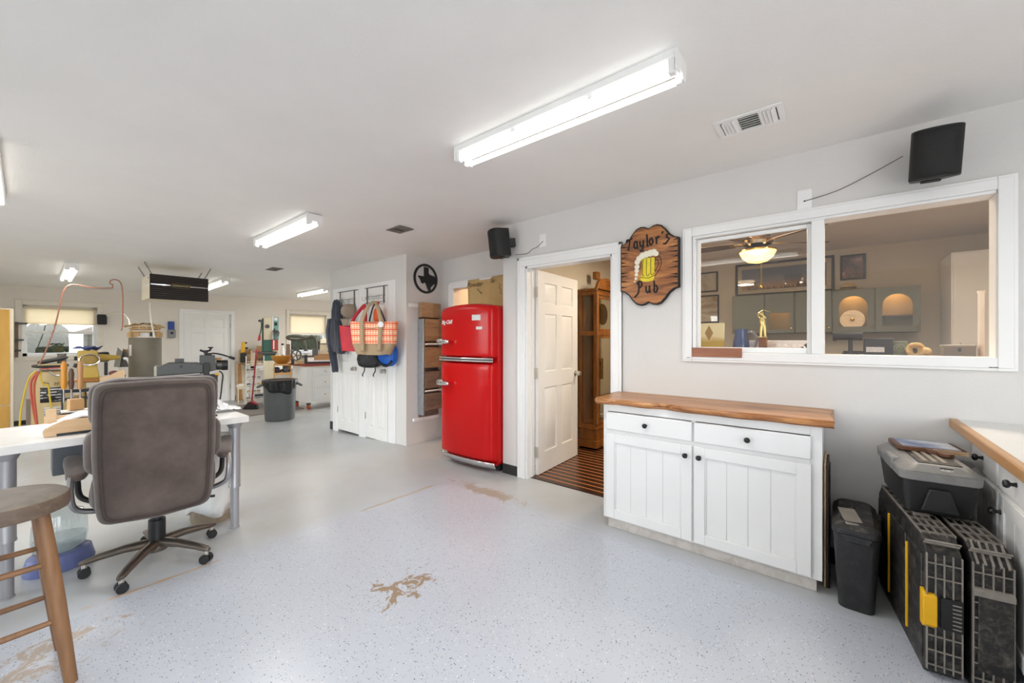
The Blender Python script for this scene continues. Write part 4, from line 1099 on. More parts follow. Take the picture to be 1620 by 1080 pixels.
tapered(.185, .215, .50, .43, .26, .20, .04).build('lid', m_tgrey, tx, bevel=.008, seg=3)
MB().box(-.20, .19, -.075, .06, .214, .2185).build('lid_label', m_dusty, tx, bevel=.001)
for y in (-.03, .0, .03): MB().box(-.17, .15, y - .008, y + .008, .2175, .221).build('lid_groove', mat('dusty_groove', (150, 140, 126), .7), tx)
MB().obox((-.2305, -.02, .198), (.004, .04, .026), rotm(ry=R(43))).build('brand_badge', m_black, tx)
text('brand_lettering', 'HUSKY', .012, m_white, tx, (-.2345, -.02, .201), (R(47), 0, R(-90)), .0003)
for y in (.105,):
    MB().box(-.12, .02, .10, .135, .15, .21).build('side_latch', m_tgrey, tx, bevel=.008)
cbd = thing('cutting_board', 'wooden cutting board with a blue and white painted top on the tool box', 'board', (2.76, -.345, .7765), R(8))
m_wal = wood('walnut_board', (84, 52, 34), (128, 86, 56), 'X', 12, .15, .45)
MB().prism(rrect(.20, .24, .02, 4, .06, 0), .0, .018, 'z').build('board', m_wal, cbd, bevel=.003)
MB().prism([(-.03, -.01), (-.03, .03), (-.06, .025), (-.075, .0), (-.11, -.004), (-.125, -.03), (-.11, -.05), (-.08, -.05), (-.06, -.03)], .0, .017, 'z').build('handle', m_wal, cbd, bevel=.003)
MB().box(-.045, -.035, -.115, .0, .0, .0182).build('inlay_strip', m_pale, cbd)
nn = NT('painted_sky'); col = nn.ramp(nn.noise(7, 5, .6, vec=nn.mp((1, .5, 1))), [(.38, c8(96, 112, 152)), (.5, c8(170, 180, 204)), (.6, c8(238, 240, 242))])
MB().box(-.02, .15, -.10, .10, .0182, .0192).build('painted_panel', nn.fin(col, .4), cbd)

m_binb = mat('bin_black', (30, 30, 32), .42, var=.2, vs=8, dirt=(70, 68, 66), da=.4)
bn = thing('latched_bin', 'narrow black plastic bin with dusty hinged lid beside the white base cabinet', 'bin', (2.71, -.070, 0), R(0))
bn.scale = (1, 1, .93)
tapered(0, .40, .34, .41, .135, .175, .03).build('body', m_binb, bn, bevel=.005)
tapered(.40, .43, .425, .42, .185, .18, .035).build('lid_rim', m_binb, bn, bevel=.006)
tapered(.43, .462, .42, .36, .18, .13, .035).build('lid', m_dusty, bn, bevel=.01, seg=3)
MB().prism([(-.06, .405), (-.045, .37), (.045, .37), (.06, .405)], -.222, -.200, 'x').build('front_lip', m_binb, bn, bevel=.004)
MB().obox((-.11, .02, .466), (.16, .07, .008), rotm(ry=R(-8), rz=R(12))).build('lid_flap', mat('dusty_flap', (146, 138, 128), .7, var=.15), bn, bevel=.003)
MB().box(-.02, .14, -.004, .004, .462, .472).build('lid_rib', m_dusty, bn, bevel=.002)
MB().box(.05, .12, -.105, -.088, .33, .43).build('side_latch', m_binb, bn, bevel=.005)
for i, (y, th, h_, m, lb) in enumerate(((.052, .009, .66, m_pale, 'thin pale board leaning in the gap right of the base cabinet'), (.041, .010, .64, wood('dark_board', (44, 30, 22), (70, 48, 34), 'Z', 9, .1), 'dark brown board leaning in the gap right of the base cabinet'), (.033, .004, .60, m_black, 'thin black panel leaning against the wall beside the black bin'))):
    x1 = 2.985; lean = .0
    tag(MB().box(x1 - .30, x1, y - th / 2, y + th / 2, 0, h_).build('leaning_board', m, bevel=.002), lb, 'board', 'boards in the gap beside the base cabinet')

# ---------------------------------------------------------------- closet doors: hooks, jacket, cap, bags
def hook_rack(y0, y1, label):
    yc = (y0 + y1) / 2; t = thing('over_door_rack', label, 'hook rack', (2.975, yc, 1.80), group='wire hook racks over the closet doors')
    b = MB(); b.box(-.003, .0, -.21, -.19, -.0, .225); b.box(-.003, .0, .19, .21, 0, .225); b.box(-.004, .012, -.26, .26, .222, .228)
    b.build('hanger_bar', m_dsteel, t)
    MB().tube([(-.008, -.24, .10), (-.008, .24, .10)], .003, 8).build('rail', m_dsteel, t)
    MB().tube([(-.008, -.24, .02), (-.008, .24, .02)], .003, 8).build('rail', m_dsteel, t)
    for i in range(6):
        y = -.21 + i * .084
        MB().tube(spline([(-.008, y, .10), (-.03, y, .06), (-.055, y, .05), (-.07, y, .075), (-.075, y, .10)], 4), .003, 6).build('hook', m_steel, t)
        MB().tube(spline([(-.008, y, .02), (-.02, y, -.02), (-.035, y, -.025), (-.045, y, 0)], 4), .003, 6).build('hook', m_steel, t)
hook_rack(5.30, 5.78, 'wire hook rack over the left closet door'); hook_rack(4.57, 5.03, 'wire hook rack over the right closet door')
def cloth(rows, n_, m, name, parent, folds=7, amp=.012, seed=1):
    """rows: (z, yc, half width, half depth, xc) top to bottom"""
    r4 = random.Random(seed); ph = r4.random() * 6
    b = MB(); K = len(rows) - 1; sub_ = 5
    def samp(t):
        f = t * K; i = min(K - 1, int(f)); u = f - i; u = u * u * (3 - 2 * u)
        return [a + (c - a) * u for a, c in zip(rows[i], rows[i + 1])]
    def fn(a, c):
        z, yc, w_, d_, xc = samp(a); t = 2 * PI * c
        k = 1 + amp * math.sin(folds * t + ph + a * 5) / max(d_, .02) + .5 * amp * math.sin(13 * t + a * 9) / max(d_, .02)
        return (xc + d_ * math.cos(t) * k, yc + w_ * math.copysign(abs(math.sin(t)) ** .85, math.sin(t)), z + .01 * math.sin(3 * t + ph))
    b.grid(fn, K * sub_, n_, cv=True)
    N = n_; b.f.append(tuple(range(N))); b.f.append(tuple(range(K * sub_ * N, (K * sub_ + 1) * N)))
    return b.build(name, m, parent, ang=75)
n = NT('navy_fleece'); n.bump(n.noise(120, 3), .2, .003)
m_navy = n.fin(n.ramp(n.noise(5, 5, .6), [(.3, c8(34, 38, 50)), (.7, c8(58, 64, 78))]), .9, 0., **{'Sheen Weight': .3})
jk = thing('jacket', 'dark navy jacket hanging on the left closet door', 'jacket', (2.90, 5.68, .85))
J = lambda rows: [(z - .85, y - 5.68, w_, d_, x - 2.90) for z, y, w_, d_, x in rows]
cloth(J([(1.90, 5.70, .03, .03, 2.90), (1.86, 5.70, .07, .045, 2.90), (1.74, 5.69, .11, .055, 2.90), (1.58, 5.67, .14, .06, 2.90), (1.40, 5.66, .19, .065, 2.895), (1.25, 5.65, .21, .065, 2.895), (1.15, 5.64, .20, .055, 2.90)]), 36, m_navy, 'body', jk, 6, .008, 3)
cloth(J([(1.62, 5.80, .05, .045, 2.87), (1.45, 5.83, .075, .05, 2.87), (1.25, 5.81, .075, .05, 2.87), (1.05, 5.75, .06, .045, 2.875), (.90, 5.70, .045, .04, 2.88), (.85, 5.69, .04, .035, 2.88)]), 24, m_navy, 'sleeve', jk, 5, .007, 4)
cloth(J([(1.60, 5.60, .05, .04, 2.86), (1.45, 5.55, .075, .05, 2.86), (1.25, 5.52, .08, .05, 2.865), (1.12, 5.51, .07, .045, 2.87)]), 24, m_navy, 'sleeve', jk, 5, .007, 6)
m_khaki = mat('khaki_cotton', (158, 142, 126), .85, var=.08, bump=.2, bs=200)
cp = thing('ball_cap', 'khaki ball cap hanging on the left closet door beside the jacket', 'cap', (2.87, 5.36, 1.60), group=None)
b = MB(); b.lathe([(.105, -.02), (.108, .0), (.10, .05), (.075, .095), (.035, .118), (0, .122)], (0, 0, 0), 24, rotm(ry=R(-78))); b.xf(None, (.055, .01, .12)); b.build('crown', m_khaki, cp)
b = MB(); b.grid(lambda a, c: (-.03 - .05 * math.sin(PI * a) * .3 + .02 * c, .105 * math.cos(PI * a) * (1 - .1 * c), .03 - .12 * c * math.sin(PI * a) - .02), 16, 5); b.build('brim', m_khaki, cp, solid=.006)
MB().tube([(-.005 + .03 * math.sin(a), .10 * math.cos(a), .0 - .11 * math.sin(a)) for a in fr(.2, PI - .2, 14)], .005, 6).build('brim_edge', mat('navy_brim_edge', (40, 44, 58), .8), cp)

def bag_body(w0, w1, d0, d1, h, m, name, parent, zoff=0., sag=.02, seed=1):
    b = MB()
    def fn(a, c):
        t = 2 * PI * c; w_ = w0 + (w1 - w0) * a; d_ = d0 + (d1 - d0) * a
        e = .45
        x = d_ * math.copysign(abs(math.cos(t)) ** e, math.cos(t)); y = w_ * math.copysign(abs(math.sin(t)) ** e, math.sin(t))
        z = h * (1 - a) - sag * (1 - (y / max(w_, .01)) ** 2) * (1 if a < .05 else 0) + .006 * math.sin(5 * t + seed)
        return (x * (1 + .06 * math.sin(3 * t + a * 4 + seed)), y, z + zoff)
    b.grid(fn, 10, 40, cv=True); b.f.append(tuple(range(10 * 40, 11 * 40))); b.f.append(tuple(range(40)))
    return b.build(name, m, parent, ang=60)
n = NT('tote_print')
x_, y_, z_ = n.xyz()
zz = n.ma('MULTIPLY', z_, 13.5)
row = n.ma('FRACT', zz)
fy = n.ma('FRACT', n.ma('MULTIPLY', y_, 30.))
fig = n.ma('MULTIPLY', n.ma('GREATER_THAN', n.ma('ABSOLUTE', n.ma('SUBTRACT', fy, .5)), .2), n.ma('LESS_THAN', n.ma('ABSOLUTE', n.ma('SUBTRACT', n.ma('FRACT', n.ma('MULTIPLY', row, 2.5)), .5)), .36))
band = n.ma('LESS_THAN', row, .22)
col = n.mix(fig, c8(240, 150, 112), c8(250, 226, 196)); col = n.mix(band, col, c8(238, 104, 68))
m_tote = n.fin(col, .75)
m_tan = mat('tan_canvas', (168, 146, 116), .8, var=.06, bump=.2, bs=250)
TR = math.atan2(.6, .8)
tt = thing('tote_bag', 'orange and cream patterned tote bag with tan base on the right closet door', 'bag', (2.715, 4.40, 1.135), R(36.9))
bag_body(.285, .262, .09, .08, .27, m_tote, 'body', tt, .135)
bag_body(.262, .205, .081, .066, .135, m_tan, 'base', tt, 0., .0)
for s in (-1, 1):
    b = MB(); pts = spline([(-.11 * 1, s * .10, .04), (-.105, s * .11, .26), (-.10, s * .115, .40), (-.06, s * .07, .56), (-.01, s * .015, .645), (.02, 0, .655)], 6)
    vs_ = []
    for p in pts: vs_ += [(p[0], p[1] - .024, p[2]), (p[0], p[1] + .024, p[2])]
    b.add(vs_, [(2 * i, 2 * i + 1, 2 * i + 3, 2 * i + 2) for i in range(len(pts) - 1)]); b.build('strap', m_tan, tt, solid=.006)
    b = MB(); pts = spline([(.09, s * .09, .30), (.09, s * .10, .40), (.06, s * .05, .56), (.03, 0, .65)], 6); b.tube(pts, .010, 6); b.build('strap', m_black, tt)
MB().cyl((-.112, -.12, .365), (-.106, -.12, .365), .035, n=16).build('hang_tag', mat('paper_tag', (224, 226, 228), .6), tt)
MB().tube(spline([(-.101, .09, .33), (-.106, 0, .315), (-.101, -.09, .33)], 6), .005, 6).build('pocket_trim', m_tan, tt)
m_rbag = mat('red_nylon', (190, 36, 52), .55, var=.12, bump=.1, bs=90)
rb = thing('red_bag', 'red shopping bag hanging behind the patterned tote bag', 'bag', (2.72, 4.86, 1.17), R(34))
bag_body(.20, .17, .07, .05, .33, m_rbag, 'body', rb)
for s in (-1, 1):
    MB().tube(spline([(-.03, s * .10 - .05, .32), (-.02, s * .07 - .08, .45), (.02, s * .02 - .10, .56), (.05, -.10, .60)], 6), [.022] * 18 + [.02], 8).build('strap', m_rbag, rb)
ob = thing('orange_strap_bag', 'folded orange bag on the closet hook above the patterned tote', 'bag', (2.88, 4.60, 1.56))
b = MB(); b.ell((0, 0, .07), (.04, .06, .10), 16, 10, .8); b.build('body', mat('orange_nylon', (226, 92, 36), .5), ob)
MB().tube(spline([(0, -.03, .14), (.0, -.02, .21), (.02, .0, .24), (0, .03, .15)], 5), .010, 6).build('strap', m_rbag, ob)
bk = thing('black_pack', 'small black pack with dangling straps under the patterned tote bag', 'bag', (2.85, 4.73, .965), R(30))
b = MB(); b.ell((0, 0, .10), (.075, .165, .115), 24, 14, .65); r5 = random.Random(2); b.v = [(x + .006 * math.sin(z * 60 + y * 30), y, z) for x, y, z in b.v]; b.build('body', mat('black_nylon', (26, 26, 28), .6, var=.2, bump=.3, bs=40), bk, ang=70)
for y in (-.10, .05): MB().tube(spline([(-.05, y, .02), (-.06, y - .01, -.05), (-.055, y + .02, -.10), (-.06, y + .01, -.12)], 5), .007, 6).build('strap', m_black, bk)
bl = thing('blue_bag', 'bright blue bag hanging under the patterned tote bag', 'bag', (2.90, 4.40, .99), R(8))
b = MB(); b.ell((0, 0, .14), (.07, .15, .15), 24, 14, .7); b.build('body', mat('bright_blue_nylon', (20, 92, 190), .5, var=.1), bl, ang=70)
b = MB(); b.tube(spline([(-.05, .15, .10), (-.065, .06, .03), (-.06, -.05, .0), (-.05, -.13, .06)], 6), .016, 8); b.build('trim', m_black, bl)
ub = thing('under_table_box', 'dark grey box hung under the white table beside the chair', 'box', (.20, 3.62, .52))
MB().box(-.10, .14, -.10, .10, 0, .2165).build('body', mat('slate_plastic', (92, 98, 104), .5), ub, bevel=.006); MB().box(-.105, .145, -.105, -.10, .17, .19).build('lip', mat('slate_plastic_lip', (74, 80, 86), .5), ub, bevel=.002)

# ---------------------------------------------------------------- pub room: grandfather clock
m_clk = wood('clock_oak', (112, 64, 22), (168, 108, 46), 'Z', 9, .12, .3, dark=(74, 40, 14))
m_brass = mat('brass', (206, 168, 88), .22, 1., var=.06)
ck = thing('grandfather_clock', 'tall carved oak grandfather clock behind the open pub door', 'clock', (4.23, 2.18, 0.006))
w_, d_ = .52, .255
MB().box(.0, w_, .0, d_, .03, .12).box(.02, w_ - .02, .01, d_ - .01, .12, .25).build('plinth', m_clk, ck, bevel=.006)
b = MB()
for k, z in enumerate((.25, .268, .286)): MB().box(.0 + .008 * k, w_ - .008 * k, .0 + .006 * k, d_, z, z + .018).build('moulding', m_clk, ck, bevel=.004)
for z in (1.36, 1.84): MB().box(.01, w_ - .01, .0, d_, z, z + .05).build('moulding', m_clk, ck, bevel=.004)
b = MB()
for (x, y) in ((.02, .012), (w_ - .06, .012)): b.box(x, x + .04, y, y + .04, .30, 1.85)
for (x, y) in ((.02, d_ - .045), (w_ - .06, d_ - .045)): b.box(x, x + .04, y, y + .04, .30, 1.85)
b.build('post', m_clk, ck, bevel=.004)
for x in (.015, w_ - .035):
    b = MB(); b.lathe([(.016, .31), (.02, .33), (.012, .36), (.022, .40), (.014, .45), (.018, .47), (.016, 1.30), (.022, 1.33), (.016, 1.36), (.016, 1.42), (.02, 1.46), (.014, 1.52), (.014, 1.70), (.022, 1.75), (.016, 1.84)], (x + .012, .006, 0), 12); b.build('turned_column', m_clk, ck)
MB().box(.03, w_ - .03, d_ - .012, d_, .30, 1.86).build('back_panel', wood('clock_back', (96, 56, 22), (140, 88, 40), 'Z', 8, .1, .5), ck)
for z0, z1 in ((.32, 1.36), (1.41, 1.84)):
    MB().box(.036, .039, .055, d_ - .05, z0, z1).build('side_glass', m_cpane, ck)
    MB().box(.075, w_ - .075, .014, .017, z0, z1).build('door_glass', m_cpane, ck)
b = MB()
for x in (.055, w_ - .08): b.box(x, x + .025, .006, .026, .31, 1.84)
for z in (.31, 1.33, 1.41, 1.80): b.box(.055, w_ - .055, .006, .026, z, z + .03)
b.build('door_frame', m_clk, ck, bevel=.003)
arch = [(.0, 1.89), (w_, 1.89), (w_, 1.92)] + [(w_ / 2 + (w_ / 2 - .02) * math.cos(a), 1.92 + .135 * math.sin(a) ** .8) for a in fr(.15, PI - .15, 16)] + [(0, 1.92)]
MB().prism(arch, -.012, .03, 'y').build('arched_pediment', m_clk, ck, bevel=.005)
MB().box(-.012, w_ + .012, -.012, d_, 1.885, 1.915).build('cornice', m_clk, ck, bevel=.006)
for r_ in (.11, .155):
    MB().tube([(w_ / 2 + r_ * 1.3 * math.cos(a), -.014, 1.905 + r_ * .75 * math.sin(a)) for a in fr(.1, PI - .1, 18)], .008, 6).build('carved_arch', m_clk, ck)
MB().cyl((w_ / 2, .05, 1.62), (w_ / 2, .056, 1.62), .13, n=32).build('dial', m_brass, ck)
for a, L in ((.8, .07), (2.3, .10)): MB().tube([(w_ / 2, .046, 1.62), (w_ / 2 + L * math.cos(a), .046, 1.62 + L * math.sin(a))], .003, 5).build('hand', m_black, ck)
for i in range(3):
    x = w_ / 2 + (i - 1) * .085; MB().cyl((x, .12, .82), (x, .12, 1.08), .03, n=18).cyl((x, .12, 1.08), (x, .12, 1.45), .003, n=6).build('weight', m_brass, ck)
MB().cyl((w_ / 2, .16, .66), (w_ / 2, .168, .66), .075, n=24).cyl((w_ / 2, .164, .66), (w_ / 2, .164, 1.5), .006, n=6).build('pendulum', m_brass, ck)
tag(MB().box(4.47, 4.56, 2.30, 2.36, 2.065, 2.16).build('wood_block', m_clk, bevel=.005), 'small wooden block standing on top of the grandfather clock', 'block')

# ceiling fan
m_bulb = emis('fan_bulb', (255, 206, 140), 4.)
m_fill = emis('fill_lamp_glass', (255, 224, 184), 3.)
fn = thing('ceiling_fan', 'brass ceiling fan with a lit amber glass bowl in the pub', 'fan', (4.49, .60, 2.452))
m_fanm = mat('fan_metal', (168, 150, 124), .25, 1., var=.05)
MB().lathe([(0, 0), (.13, 0), (.14, -.02), (.12, -.09), (.10, -.15), (.11, -.165), (.13, -.19), (.12, -.22), (.07, -.24), (0, -.24)], (0, 0, 0), 32).build('motor', m_fanm, fn)
MB().lathe([(.155, -.285), (.15, -.30), (.13, -.34), (.085, -.38), (.03, -.395), (0, -.396)], (0, 0, 0), 32).build('glass_bowl', emis('amber_bowl', (255, 190, 104), WARM, (250, 226, 180)), fn)
MB().lathe([(.152, -.270), (.160, -.274), (.160, -.288), (.152, -.288), (.152, -.270)], (0, 0, 0), 32).build('light_collar', m_brass, fn)
MB().cyl((0, 0, -.24), (0, 0, -.34), .018, n=12).build('lamp_stem', m_brass, fn)
for k in range(3): MB().ell((.085 * math.cos(2.1 * k), .085 * math.sin(2.1 * k), -.30), (.028, .028, .034), 14, 8).build('bulb', m_bulb, fn)
lamp('POINT', fn, (0, 0, -.262), 19., (1., .78, .50), .012)
m_bl = wood('fan_blade_wood', (70, 52, 40), (104, 82, 64), 'X', 6, .2, .4)
for i in range(5):
    a = R(18 + 72 * i)
    q = MB().prism([(.20, -.05), (.30, -.062), (.60, -.07), (.63, -.05), (.63, .05), (.60, .07), (.30, .062), (.20, .05)], -.003, .003, 'z')
    q.xf(rotm(rx=R(11), rz=a), (0, 0, -.20)); q.build('blade', m_bl, fn)
    q = MB().box(.10, .24, -.018, .018, -.003, .003); q.xf(rotm(rx=R(11), rz=a), (0, 0, -.205)); q.build('blade_iron', m_brass, fn)
for s in (-.03, .03): MB().cyl((s, -.03, -.36), (s, -.03, -.62), .0015, n=5).ell((s, -.03, -.63), (.007, .007, .014), 10, 6).build('pull_chain', m_brass, fn)

# flush ceiling lamps, unseen, added to brighten the pub
for (x, y, lb) in ((4.3, 1.35, 'added round warm ceiling lamp, unseen, inside the pub near the door'), (3.75, -.55, 'added round warm ceiling lamp, unseen, inside the pub above the window shelf'), (4.1, .62, 'added round warm ceiling lamp, unseen, in the middle of the pub')):
    t = thing('pub_fill_lamp', lb, 'lamp', (x, y, 2.452), group='flush ceiling lamps added to light the pub')
    MB().lathe([(0, 0), (.17, 0), (.17, -.02), (.15, -.025), (0, -.025)], (0, 0, 0), 28).build('lamp_ring', m_nickel, t)
    MB().lathe([(.15, -.022), (.14, -.05), (.09, -.075), (0, -.085)], (0, 0, 0), 28).build('lamp_glass', m_fill, t)
    lamp('AREA', t, (0, 0, -.092), 10. if y > 1. else 14., (1., .86, .68), .26)

# green wall cabinets with lit arched doors, base cabinets and counter
m_grn = mat('grey_green_paint', (116, 120, 108), .45, var=.05)
CY = (1.12, .74, .42, .05, -.33, -.70)
def pubcab(i, y0, y1, z0, z1, arch, lit):
    t = thing('wall_cabinet', ['grey green wall cabinet at the left end under the panorama', 'grey green wall cabinet with lit square opening', 'plain grey green wall cabinet between the lit ones', 'grey green wall cabinet with a lit plate behind an arched door', 'grey green wall cabinet with a lit arched door at the right'][i], 'cabinet', (6.32, (y0 + y1) / 2, z0), group='grey green wall cabinets in the pub')
    b = MB(); b.box(6.17, 6.49, y0, y0 + .015, z0, z1); b.box(6.17, 6.49, y1 - .015, y1, z0, z1); b.box(6.17, 6.49, y0, y1, z0, z0 + .015); b.box(6.17, 6.49, y0, y1, z1 - .015, z1); b.box(6.48, 6.49, y0, y1, z0, z1)
    b.build('carcass', m_grn, t, world=True)
    yc, hw_ = (y0 + y1) / 2, (y1 - y0) / 2 - .008
    if arch:
        ow = hw_ * .70; zb = z0 + .07; zs = z1 - .21; ah = .13
        if arch == 2: ow = .115; zb = z0 + .05; zs = z0 + .26; ah = 0.001
        # door board with an arched opening
        b = MB(); N = 14
        b.box(6.15, 6.17, y0 + .008, yc - ow, z0 + .005, z1 - .005); b.box(6.15, 6.17, yc + ow, y1 - .008, z0 + .005, z1 - .005); b.box(6.15, 6.17, yc - ow, yc + ow, z0 + .005, zb)
        pts = [(yc + ow * math.cos(a), zs + ah * math.sin(a)) for a in fr(0, PI, N)]
        for (p, q) in zip(pts, pts[1:]):
            b.add([(6.15, p[0], p[1]), (6.15, q[0], q[1]), (6.15, q[0], z1 - .005), (6.15, p[0], z1 - .005), (6.17, p[0], p[1]), (6.17, q[0], q[1]), (6.17, q[0], z1 - .005), (6.17, p[0], z1 - .005)],
                  [(0, 1, 2, 3), (7, 6, 5, 4), (0, 4, 5, 1)])
        dr = b.build('door', m_grn, t, world=True)
        gl = MB(); gl.add([(6.16, p[0], p[1]) for p in pts] + [(6.16, yc - ow, zb), (6.16, yc + ow, zb)], [tuple(range(N + 3))]); gl.xf(None, (-6.32, -(y0 + y1) / 2, -z0)); gl.build('pane', m_cpane, dr)
        MB().box(6.2, 6.45, yc - .10, yc + .10, z1 - .03, z1 - .018).build('cabinet_light', emis('cabinet_lamp_%d' % i, (255, 176, 92), lit, lamp=True), t, world=True)
        MB().box(6.2, 6.48, y0 + .015, y1 - .015, z0 + .19, z0 + .20).build('shelf', m_clk, t, world=True) if i == 4 else None
    else:
        MB().box(6.15, 6.17, y0 + .008, y1 - .008, z0 + .005, z1 - .005).build('door', m_grn, t, world=True, bevel=.003)
    round_knob(t, (6.15 - 6.32, -(y1 - y0) / 2 + .03, .06), (-1, 0, 0), .012, m=m_brass)
    return t
for i, (a, lit) in enumerate(((0, 0), (2, 9.), (0, 0), (1, 10.), (1, 9.))):
    pubcab(i, CY[i + 1], CY[i], 1.40, 1.91, a, lit)
dp = thing('display_plate', 'silver embossed plate inside the lit arched cabinet', 'plate', (6.40, -.14, 1.56), rot=(0, R(-82), 0))
MB().lathe([(0, 0), (.06, .004), (.10, .012), (.118, .012), (.118, .006), (.06, -.004), (0, -.006)], (0, 0, 0), 28).build('dish', mat('silver', (206, 200, 186), .3, 1., bump=.6, bs=50), dp)
MB().ell((0, 0, .01), (.022, .022, .012), 16, 8).build('boss', m_brass, dp)
pc = thing('pub_counter', 'grey green base cabinets with a counter under the lit wall cabinets', 'cabinet', (6.2, 0, 0))
MB().box(5.95, 6.49, -.85, 1.12, .09, .88).box(5.99, 6.49, -.83, 1.1, 0.006, .09).build('carcass', m_grn, pc, world=True)
MB().box(5.91, 6.49, -.87, 1.14, .88, .92).build('counter_slab', mat('dark_counter', (52, 48, 44), .3), pc, world=True, bevel=.004)
for i in range(4): MB().box(5.93, 5.95, -.84 + i * .49, -.38 + i * .49, .12, .85).build('door', m_grn, pc, world=True, bevel=.004)
MB().box(6.38, 6.49, -.85, 1.12, .92, .98).build('backsplash', m_grn, pc, world=True)
for i, (y, h_, wdt, c, lb) in enumerate(((.9, .33, .2, (40, 38, 36), 'dark coffee machine on the pub back counter at the left'), (-.2, .26, .3, (34, 34, 36), 'black low appliance on the pub back counter'), (-.6, .3, .22, (48, 46, 44), 'dark grey appliance on the pub back counter at the right'))):
    t = thing('counter_appliance', lb, 'appliance', (6.2, y, .921)); m = mat('appliance_%d' % i, c, .35)
    tapered(0, h_ * .35, .28, .26, wdt, wdt, .03).build('base', m, t); MB().box(.02, .13, -wdt / 2, wdt / 2, h_ * .35, h_).build('tower', m, t, bevel=.01); MB().box(-.12, .13, -wdt / 2, wdt / 2, h_ * .8, h_).build('head', m, t, bevel=.01)
wc = thing('tall_cabinet', 'tall white cabinet in the far corner of the pub', 'cabinet', (6.2, -1.08, .006))
MB().box(-.27, .28, -.21, .19, 0, 2.19).build('carcass', m_door, wc, bevel=.006)
for z0, z1 in ((.08, 1.1), (1.12, 2.17)): MB().box(-.29, -.27, -.20, .18, z0, z1).build('door', m_door, wc, bevel=.005)
for z in (1.0, 1.22): MB().tube([(-.29, .13, z - .06), (-.315, .13, z - .05), (-.315, .13, z + .05), (-.29, .13, z + .06)], .006, 6).build('handle', m_nickel, wc)

# pictures and hat on the far pub wall
def picture(name, label, x, y0, y1, z0, z1, fw, mf, mi, axis='x', mat_w=0., mm=None):
    t = thing(name, label, 'picture', (x, (y0 + y1) / 2, z0))
    b = MB(); w2, h_ = (y1 - y0) / 2, z1 - z0
    b.box(-.022, 0, -w2, -w2 + fw, 0, h_); b.box(-.022, 0, w2 - fw, w2, 0, h_); b.box(-.022, 0, -w2 + fw, w2 - fw, 0, fw); b.box(-.022, 0, -w2 + fw, w2 - fw, h_ - fw, h_)
    b.build('frame', mf, t, bevel=.003)
    if mat_w:
        MB().box(-.010, -.004, -w2 + fw, w2 - fw, fw, h_ - fw).build('mat_board', mm, t)
        MB().box(-.012, -.0095, -w2 + fw + mat_w, w2 - fw - mat_w, fw + mat_w, h_ - fw - mat_w).build('print', mi, t)
    else: MB().box(-.012, -.004, -w2 + fw, w2 - fw, fw, h_ - fw).build('print', mi, t)
    MB().box(-.016, -.0145, -w2 + fw, w2 - fw, fw, h_ - fw).build('glazing', m_pane, t)
    return t
m_dfr = mat('dark_frame', (40, 34, 28), .4)
def scene_print(name, stops, sc, vec=(1, 1, 1), zgrad=True):
    n = NT(name); col = n.ramp(n.noise(sc, 6, .65, vec=n.mp(vec), dist=.6), [(p, c8(*c)) for p, c in stops]); return n.fin(col, .45)
n = NT('city_panorama'); x_, y_, z_ = n.xyz()
h_ = n.ma('ADD', z_, n.ma('MULTIPLY', n.voro(26, vec=n.mp((0, 1, 0)), out='Distance'), .12))
sky_ = n.ramp(n.rg(z_, .12, .27), [(0, c8(176, 132, 92)), (.5, c8(120, 116, 118)), (1, c8(92, 100, 112))])
col = n.mix(n.ma('LESS_THAN', h_, .17), sky_, n.ramp(n.noise(60, 4), [(.35, c8(52, 46, 40)), (.7, c8(150, 116, 78))]))
m_pan = n.fin(col, .4)
picture('panorama_picture', 'long dark framed city panorama above the grey green cabinets', 6.498, .03, 1.14, 1.935, 2.39, .03, m_dfr, m_pan, mat_w=.05, mm=mat('panorama_mat', (196, 184, 158), .7))
picture('portrait_picture', 'small framed portrait print above the straw hat', 6.498, -.27, -.025, 2.06, 2.37, .022, m_dfr, scene_print('portrait_print', [(.35, (40, 30, 28)), (.5, (110, 66, 52)), (.62, (190, 150, 120))], 9))
picture('sketch_picture', 'upper small framed sketch at the left of the far pub wall', 6.498, 1.37, 1.70, 2.03, 2.33, .022, m_dfr, scene_print('sketch_print', [(.45, (206, 194, 166)), (.6, (150, 134, 108))], 4))
picture('document_picture', 'lower framed document at the left of the far pub wall', 6.498, 1.355, 1.72, 1.57, 1.985, .02, m_dfr, scene_print('document_print', [(.4, (196, 182, 150)), (.6, (150, 124, 86))], 14, (1, .3, 1)))
ep = picture('end_wall_picture', 'framed picture on the end wall of the pub', 5.0, -.22, .22, 1.5, 2.05, .025, m_dfr, scene_print('end_print', [(.4, (120, 116, 104)), (.6, (84, 80, 72))], 6))
ep.location = (5.2, -1.298, 1.5); ep.rotation_euler = (0, 0, R(-90))
m_straw = mat('straw', (206, 176, 118), .8, var=.12, vs=40, bump=.5, bs=160)
ht = thing('straw_hat', 'straw hat lying on top of the grey green cabinets', 'hat', (6.30, -.10, 1.912))
MB().lathe([(0, .085), (.05, .083), (.07, .07), (.078, .02), (.13, .006), (.145, .012), (.146, .006), (.08, .0), (0, 0)], (0, 0, 0), 28, sy=1.0).build('crown_and_brim', m_straw, ht)
MB().lathe([(.0795, .012), (.0775, .035)], (0, 0, 0), 28).build('hat_band', m_black, ht, solid=.002)

